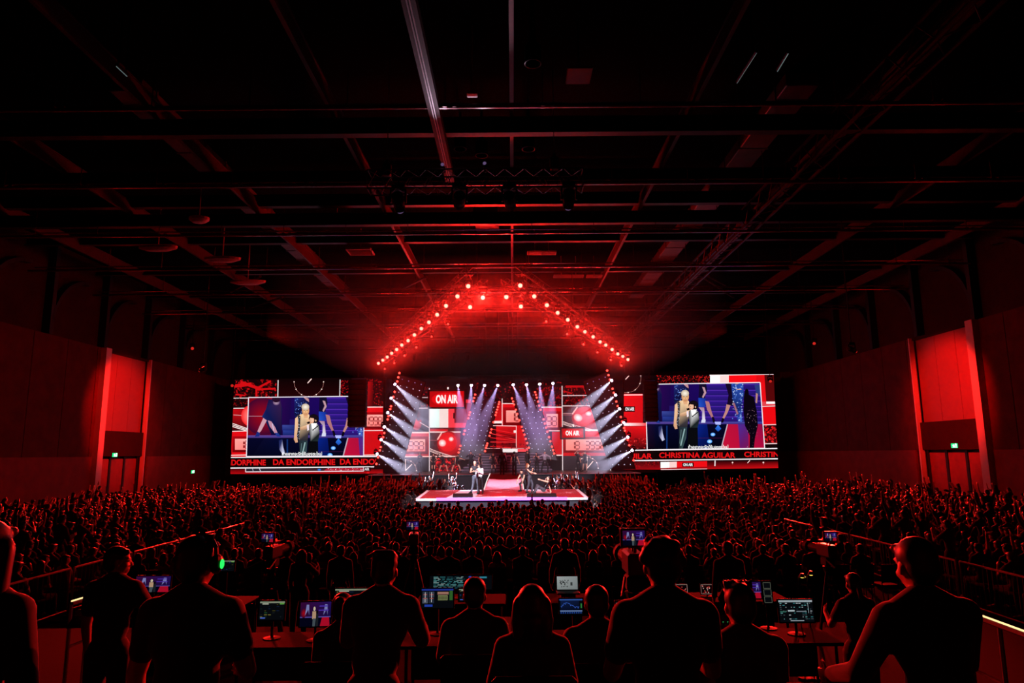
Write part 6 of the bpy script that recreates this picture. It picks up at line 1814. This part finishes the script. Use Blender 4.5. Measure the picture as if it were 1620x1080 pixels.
# sheets on a lectern at the left
c = at(146, 978, 6.4)
t = thing('music_stand', 'black stand with two grey sheets of paper left of the standing man', 'stand', (c.x, 6.4, MZ))
rot = Matrix.Rotation(-.9, 3, 'X')
MB().bbox((0, 0, c.z - MZ), (.36, .012, .2), .004, rot=rot).tube((0, .03, 0), (0, .03, c.z - MZ), .012, 6).lathe([(.2, 0), (.2, .012), (.02, .03)], 12, M=Matrix.Translation((0, .03, 0))).build('stand_frame', BLACK, t)
pp = mat('grey_paper', '9aa0b0', .8)
MB().box((-.06, -.02, c.z - MZ + .05), (.16, .003, .06), rot=rot).box((.09, -.02, c.z - MZ), (.13, .003, .16), rot=rot).build('paper', pp, t)

# consoles with faders
def console(px, Y, z, W, lab, seed):
    r = random.Random(seed); x = xat(px, Y)
    t = thing('mixing_console', lab, 'mixing console', (x, Y, z))
    pr = [(-.35, .0), (.3, .0), (.3, .2), (.12, .16), (-.35, .06)]
    MB().prism(pr, -W / 2, W / 2, axis=0).build('console_body', DARKMETAL, t)
    n = int(W / .06); f = MB(); l = MB(); l2 = MB()
    for i in range(n):
        xx = -W / 2 + .04 + (W - .08) * i / (n - 1)
        f.box((xx, -.26 + r.uniform(0, .14), .10), (.018, .03, .02)); f.tube((xx, .0, .13), (xx, .0, .15), .009, 6); f.tube((xx, .06, .145), (xx, .06, .165), .009, 6)
        (l if r.random() < .7 else l2).box((xx, .1, .158), (.012, .012, .006))
    f.build('faders', STEEL, t); l.build('green_lights', emit('green_dot', '30c060', .7), t, label='row of green lights'); l2.build('red_lights', emit('red_dot', 'ff2018', 1.0), t, label='red lights')
console(620, D1, D1Z + .0, .5, 'mixing console on the desk edge hidden behind the flat-haired man', 1) if False else None
console(770, D1 - .05, D1Z, .62, 'mixing console with small green and red lights on the middle desk', 2)
console(1110, D1 - .05, D1Z, .9, 'wide mixing console in front of the big standing man', 3)
console(945, D1 - .05, D1Z, .34, 'compact mixing console between the analyser and the green text screen', 4)

# broadcast cameras on tripods
def video_camera(px, py, Y, base, yaw, lab, big=True):
    c = at(px, py, Y)
    t = thing('video_camera', lab, 'video camera', (c.x, Y, c.z), yaw)
    s = 1.0 if big else .7
    cm = mat('camera_shell', '3a3436', .35)
    MB().bbox((0, 0, 0), (.16 * s, .4 * s, .2 * s), .02).bbox((0, .1 * s, .14 * s), (.05 * s, .26 * s, .03 * s), .01).tube((0, .2 * s, .1 * s), (0, .2 * s, .14 * s), .012, 6).tube((0, -.02 * s, .1 * s), (0, -.02 * s, .14 * s), .012, 6).build('camera_body', cm, t)
    MB().lathe([(.07 * s, .2 * s), (.075 * s, .5 * s), (.1 * s, .52 * s), (.1 * s, .62 * s)], 14, M=Matrix.Rotation(R(-90), 4, 'X')).build('zoom_lens', BLACK, t)
    vf = MB().bbox((-.02, -.16 * s, .24 * s), (.24 * s, .05, .17 * s), .01).tube((0, -.1 * s, .1 * s), (0, -.15 * s, .2 * s), .015, 6).build('viewfinder', cm, t)
    p = Pic(lambda x, y, l: Vector((-.02 - .1 * s + x, -.16 * s - .027 - l * .15, .24 * s + .065 * s - y)), step=.008); ui(p, .2 * s, .13 * s, 'film', 5); p.build('screen', LCDM, vf)
    MB().tube((.1, -.1 * s, -.12 * s), (.2, -.55 * s, -.2 * s), .014, 6).tube((-.1, -.1 * s, -.12 * s), (-.2, -.55 * s, -.2 * s), .014, 6).build('pan_bars', DARKMETAL, t)
    MB().ell((.06 * s, -.19 * s, .12 * s), .012, 8, 6).ell((0, .1 * s, .175 * s), .016, 8, 6).build('tally_lights', emit('tally', 'ff1808', 3), t)
    hz_ = c.z - base - .14 * s
    q = thing('tripod', 'black tripod under the ' + lab, 'tripod', (c.x, Y, base), yaw)
    MB().bbox((0, 0, hz_ - .04), (.16, .2, .14), .02).lathe([(.05, hz_ - .25), (.09, hz_ - .12)], 10).build('fluid_head', BLACK, q)
    for k in range(3):
        a = R(90 + 120 * k)
        MB().tube((.05 * math.cos(a), .05 * math.sin(a), hz_ - .2), (.42 * math.cos(a), .42 * math.sin(a), .02), .022, 6).ell((.42 * math.cos(a), .42 * math.sin(a), .02), .022, 8, 6).build('leg', DARKMETAL, q)
video_camera(1002, 889, 6.6, MZ, .0, 'broadcast camera with lit viewfinder beside the big standing man')
video_camera(655, 852, 12.2, FZ, .1, 'broadcast camera silhouetted above the flat-haired man')
video_camera(432, 872, 11.6, FZ, -.1, 'broadcast camera between the two standing men at the left')
video_camera(1308, 870, 11.8, FZ, .1, 'broadcast camera left of the standing crew member at the far right')

# rails and strip lights
def rail(p, q, base, lab, strip=None, n=3):
    p, q = Vector(p), Vector(q)
    t = thing('handrail', lab, 'handrail', (p.x, p.y, base))
    o = Vector((p.x, p.y, base)); d = q - p
    MB().tube(p - o, q - o, .025, 8).build('top_rail', STEEL, t)
    ps = MB()
    for k in range(n):
        a = p + d * k / (n - 1) - o; ps.tube((a.x, a.y, 0), a, .02, 6)
    ps.tube((p - o) * 1 + Vector((0, 0, -(p.z - base) * .5)), (q - o) + Vector((0, 0, -(q.z - base) * .5)), .015, 6)
    ps.build('posts', STEEL, t)
    if strip:
        MB().tube(p - o + Vector((0, 0, .03)), q - o + Vector((0, 0, .03)), .0085, 6).build('light_strip', strip, t, label='thin glowing warm light strip')
WARM = emit('warm_strip', 'ffd890', 1.6)
rail(on_z(1530, 970, 1.98), on_z(1640, 1011, 1.98), MZ, 'handrail with a thin warm light strip at the lower right', WARM)
rail(on_z(113, 955, 1.9), on_z(141, 946.5, 1.9), MZ, 'short handrail with a warm light strip near the grey sheets', WARM, 2)
# crowd barriers along the two aisles
def barrier(x, y0, lab):
    t = thing('crowd_barrier', lab, 'barrier', (x, y0, 0), 0, 'crowd barriers along the aisles')
    L = 2.3
    MB().tube((0, 0, 1.08), (0, L, 1.08), .024, 8).tube((0, 0, .2), (0, L, .2), .02, 8).tube((0, 0, .2), (0, 0, 1.08), .022, 8).tube((0, L, .2), (0, L, 1.08), .022, 8).build('frame', mat('barrier_steel', 'b0a8a8', .3, .8), t)
    b_ = MB()
    for k in range(1, 16): b_.tube((0, L * k / 16, .2), (0, L * k / 16, 1.08), .007, 5)
    b_.build('bars', STEEL, t)
    for y in (.15, L - .15): MB().tube((-.3, y, .015), (.3, y, .015), .018, 6).tube((0, y, .015), (0, y, .2), .018, 6).build('foot', STEEL, t)
for k in range(5):
    barrier(-9.75, 13.3 + 2.45 * k, 'steel crowd barrier along the aisle on the DA ENDORPHINE side, %s from the desks' % ORD[k])
    barrier(9.8, 13.3 + 2.45 * k, 'steel crowd barrier along the aisle on the CHRISTINA AGUILAR side, %s from the desks' % ORD[k])
# small warm desk lamps
for k, (px, py) in enumerate(((1262, 909), (1276, 905))):
    c = at(px, py, 9.9); z0 = D2Z if False else FZ
    t = thing('gooseneck_lamp', 'small warm %s lamp shining on the right hand desk' % ('lower' if k == 0 else 'upper'), 'desk lamp', (c.x, 9.9, FZ))
    MB().lathe([(.09, 0), (.09, .02), (.015, .03)], 12).path([(0, 0, .02), (0, .0, c.z - FZ - .12), (.02, .02, c.z - FZ - .02), (.05, 0, c.z - FZ)], .008, 6).build('gooseneck', BLACK, t)
    MB().lathe([(.02, .05), (.05, .0), (.045, .0), (.015, .045)], 12, M=Matrix.Translation((.06, 0, c.z - FZ - .03))).build('lamp_shade', STEEL, t)
    MB().ell((.06, 0, c.z - FZ - .03), (.03, .03, .012), 8, 6).build('bulb', emit('warm_bulb', 'ffc860', 2.5), t)

# seats of the crew
def crew_stool(x, y, base, h, lab, back=True):
    t = thing('crew_chair', lab, 'chair', (x, y, base))
    MB().bbox((0, 0, h - .04), (.44, .42, .08), .03).build('seat', BLACK, t)
    if back: MB().bbox((0, -.26, h + .32), (.42, .05, .4), .03, rot=Matrix.Rotation(.1, 3, 'X')).tube((0, -.2, h - .05), (0, -.25, h + .2), .02, 6).build('backrest', BLACK, t)
    MB().tube((0, 0, .05), (0, 0, h - .07), .03, 8).build('column', DARKMETAL, t)
    for k in range(5):
        a = R(90 + 72 * k); MB().tube((0, 0, .07), (.27 * math.cos(a), .27 * math.sin(a), .05), .018, 6).ell((.27 * math.cos(a), .27 * math.sin(a), .03), .03, 8, 6).build('leg', DARKMETAL, t)

SH = lambda: None
def crew(px, top_py, Y, base, P, lab, mats=None, rz=0.0, seat=None, seatlab=None):
    """stand or seat a crew member so that the crown reaches the pixel at distance Y"""
    top = at(px, top_py, Y)
    J0 = skeleton(P); crown = max((J0['head'] + J0['headup'] * .125 * J0['h']).z + .005, .3)
    off = J0['head'].x
    P = dict(P)
    if seat is None:
        P['h'] = P.get('h', 1.72) * (top.z - base) / crown
        b, J = person('person', P, lab, (top.x - off, Y - J0['head'].y, base), rz, mats, faces=(5200, 2200), voxel=.011)
    else:
        dz = top.z - crown - base
        b, J = person('person', P, lab, (top.x - off, Y - J0['head'].y, base + dz), rz, mats, faces=(5200, 2200), voxel=.011)
        sh = J['pelvis'].z - .13 * J['h'] + dz
        crew_stool(b.location.x, b.location.y + .0, base, sh, seatlab)
    return b
SIT = dict(th_r=(.12, 1, -.05), th_l=(-.12, 1, -.05), sn_r=(.02, .1, -1), sn_l=(-.02, .1, -1))
WORK = dict(ua_r=(.25, .55, -.85), fa_r=(-.15, 1, .1), ua_l=(-.25, .55, -.85), fa_l=(.15, 1, .1))
DC = mat('black_cloth', '0d0c0e', .85, sheen=.3)
def mk(*ds, **k):
    o = {}
    for d_ in ds: o.update(d_)
    o.update(k); return o
crew(315, 847, 3.3, CZ, mk(hair='short', headset=True, top='tee', ua_r=(.3, .2, -1), fa_r=(-.4, .8, -.2), ua_l=(-.3, .1, -1), face=(.15, 1, 0)), 'standing crew man with a headset and a green light at his ear')
crew(610, 872, 4.2, CZ, mk(hair='flat', top='long', lean=(0, .5, 1), **WORK), 'crew man with flat-topped hair bending forward over the desks, seen from behind')
crew(841, 922, 3.9, CZ, mk(SIT, WORK, hair='bob', sex='f', h=1.64, top='long'), 'seated crew woman with rounded bob hair, red rim on both shoulders', None, 0, 1, 'black office chair under the seated woman with rounded bob hair')
crew(943, 925, 5.0, MZ, mk(SIT, WORK, hair='short', top='tee'), 'seated crew man right beside the blue analyser screen', None, 0, 1, 'black office chair under the man beside the blue analyser screen')
crew(1045, 849, 3.2, CZ, mk(hair='curly', top='tee', h=1.76, ua_r=(.2, .35, -.9), fa_r=(-.2, .9, .1), ua_l=(-.22, .3, -.9), fa_l=(.2, .9, .3)), 'big standing man with curly hair rimmed red, closest crew member right of centre')
crew(1444, 850, 3.2, CZ, mk(hair='short', cap=False, top='jacket', lean=(-.05, .1, 1), face=(-.08, 1, -.1), ua_l=(-.4, .2, -.8), fa_l=(-.1, .9, -.3), ua_r=(.25, .5, -.9), fa_r=(-.5, .8, .3)), 'standing crew man at the far right with his left arm bent outwards')
crew(1168, 922, 4.0, CZ, mk(SIT, WORK, hair='tuft', top='long'), 'seated crew man in black in front of the film monitor, mostly in shadow', None, 0, 1, 'black office chair under the man in front of the film monitor')
crew(189, 864, 6.0, MZ, mk(hair='short', top='tee', face=(.9, .5, 0), ua_r=(.3, .5, -.8), fa_r=(-.2, 1, 0)), 'standing crew man looking aside, red light on his face and neck, at the left')
crew(-14, 820, 2.9, CZ, mk(hair='long', sex='f', h=1.78, top='jacket'), 'long-haired person cut by the left picture edge', None)
crew(751, 914, 5.2, MZ, mk(SIT, WORK, hair='short', top='jacket', lean=(-.02, .3, 1)), 'broad seated crew man bent forward between the middle monitors', None, 0, 1, 'black office chair under the broad man between the middle monitors')
crew(543, 936, 5.6, MZ, mk(SIT, WORK, hair='bun', sex='f', top='long'), 'seated crew woman with hair bun left of the bending man', None, 0, 1, 'black office chair under the woman with the hair bun')
crew(893, 851, 12.3, FZ, mk(hair='short', top='long', ua_r=(.3, .3, -1), ua_l=(-.3, .3, -1)), 'small standing crew figure behind the pale page laptop')
crew(1133, 866, 8.4, FZ, mk(hair='cap', cap=True, top='jacket', ua_r=(.3, .6, -.6), fa_r=(-.2, .9, .2), ua_l=(-.3, .6, -.6), fa_l=(.2, .9, .2)), 'standing camera operator in a cap right of the big curly-haired man') if False else None
crew(1150, 856, 10.9, FZ, mk(hair='short', top='jacket', ua_r=(.3, .6, -.6), fa_r=(-.2, .9, .2)), 'standing crew man behind the small red picture screens')
crew(1348, 905, 7.9, FZ, mk(hair='tail', sex='f', top='tee', ua_l=(-.3, .4, -.8), fa_l=(.2, .9, .3)), 'standing crew woman with ponytail left of the far right man')
crew(1556, 890, 7.0, FZ, mk(hair='short', top='long', ua_r=(.55, .5, .3), fa_r=(.15, .25, 1)), 'crew man raising his forearm at the far right edge') if False else None
crew(540, 862, 12.3, FZ, mk(hair='short', top='long'), 'small standing crew figure left of the flat-haired man')
crew(478, 868, 12.2, FZ, mk(hair='long', sex='f', top='jacket', ua_r=(.4, .5, -.5), fa_r=(-.2, .9, .4)), 'small standing crew woman at the left rear desks')

# cases stacked on the platform
for k, (x, y, z, w_, d_, h_, lab) in enumerate(((-3.0, 3.2, CZ, .6, .45, .35, 'black flight case on the platform left of the bending man'), (-1.35, 2.5, CZ, .5, .4, .3, 'smaller black flight case at the very front'), (2.1, 3.9, CZ, .7, .5, .4, 'black flight case between the big man and the far right man'))):
    t = thing('flight_case', lab, 'flight case', (x, y, z))
    MB().bbox((0, 0, h_ / 2), (w_, d_, h_), .015).build('case_body', BLACK, t)
    e_ = MB()
    for sx in (-1, 1):
        for sy in (-1, 1): e_.box((sx * w_ / 2, sy * d_ / 2, h_ / 2), (.03, .03, h_)); 
        for zz in (0.015, h_): e_.box((sx * w_ / 2, 0, zz), (.03, d_, .03))
    e_.build('metal_edges', STEEL, t)
    MB().bbox((0, -d_ / 2 - .01, h_ * .5), (.14, .03, .05), .01).build('handle', DARKMETAL, t)
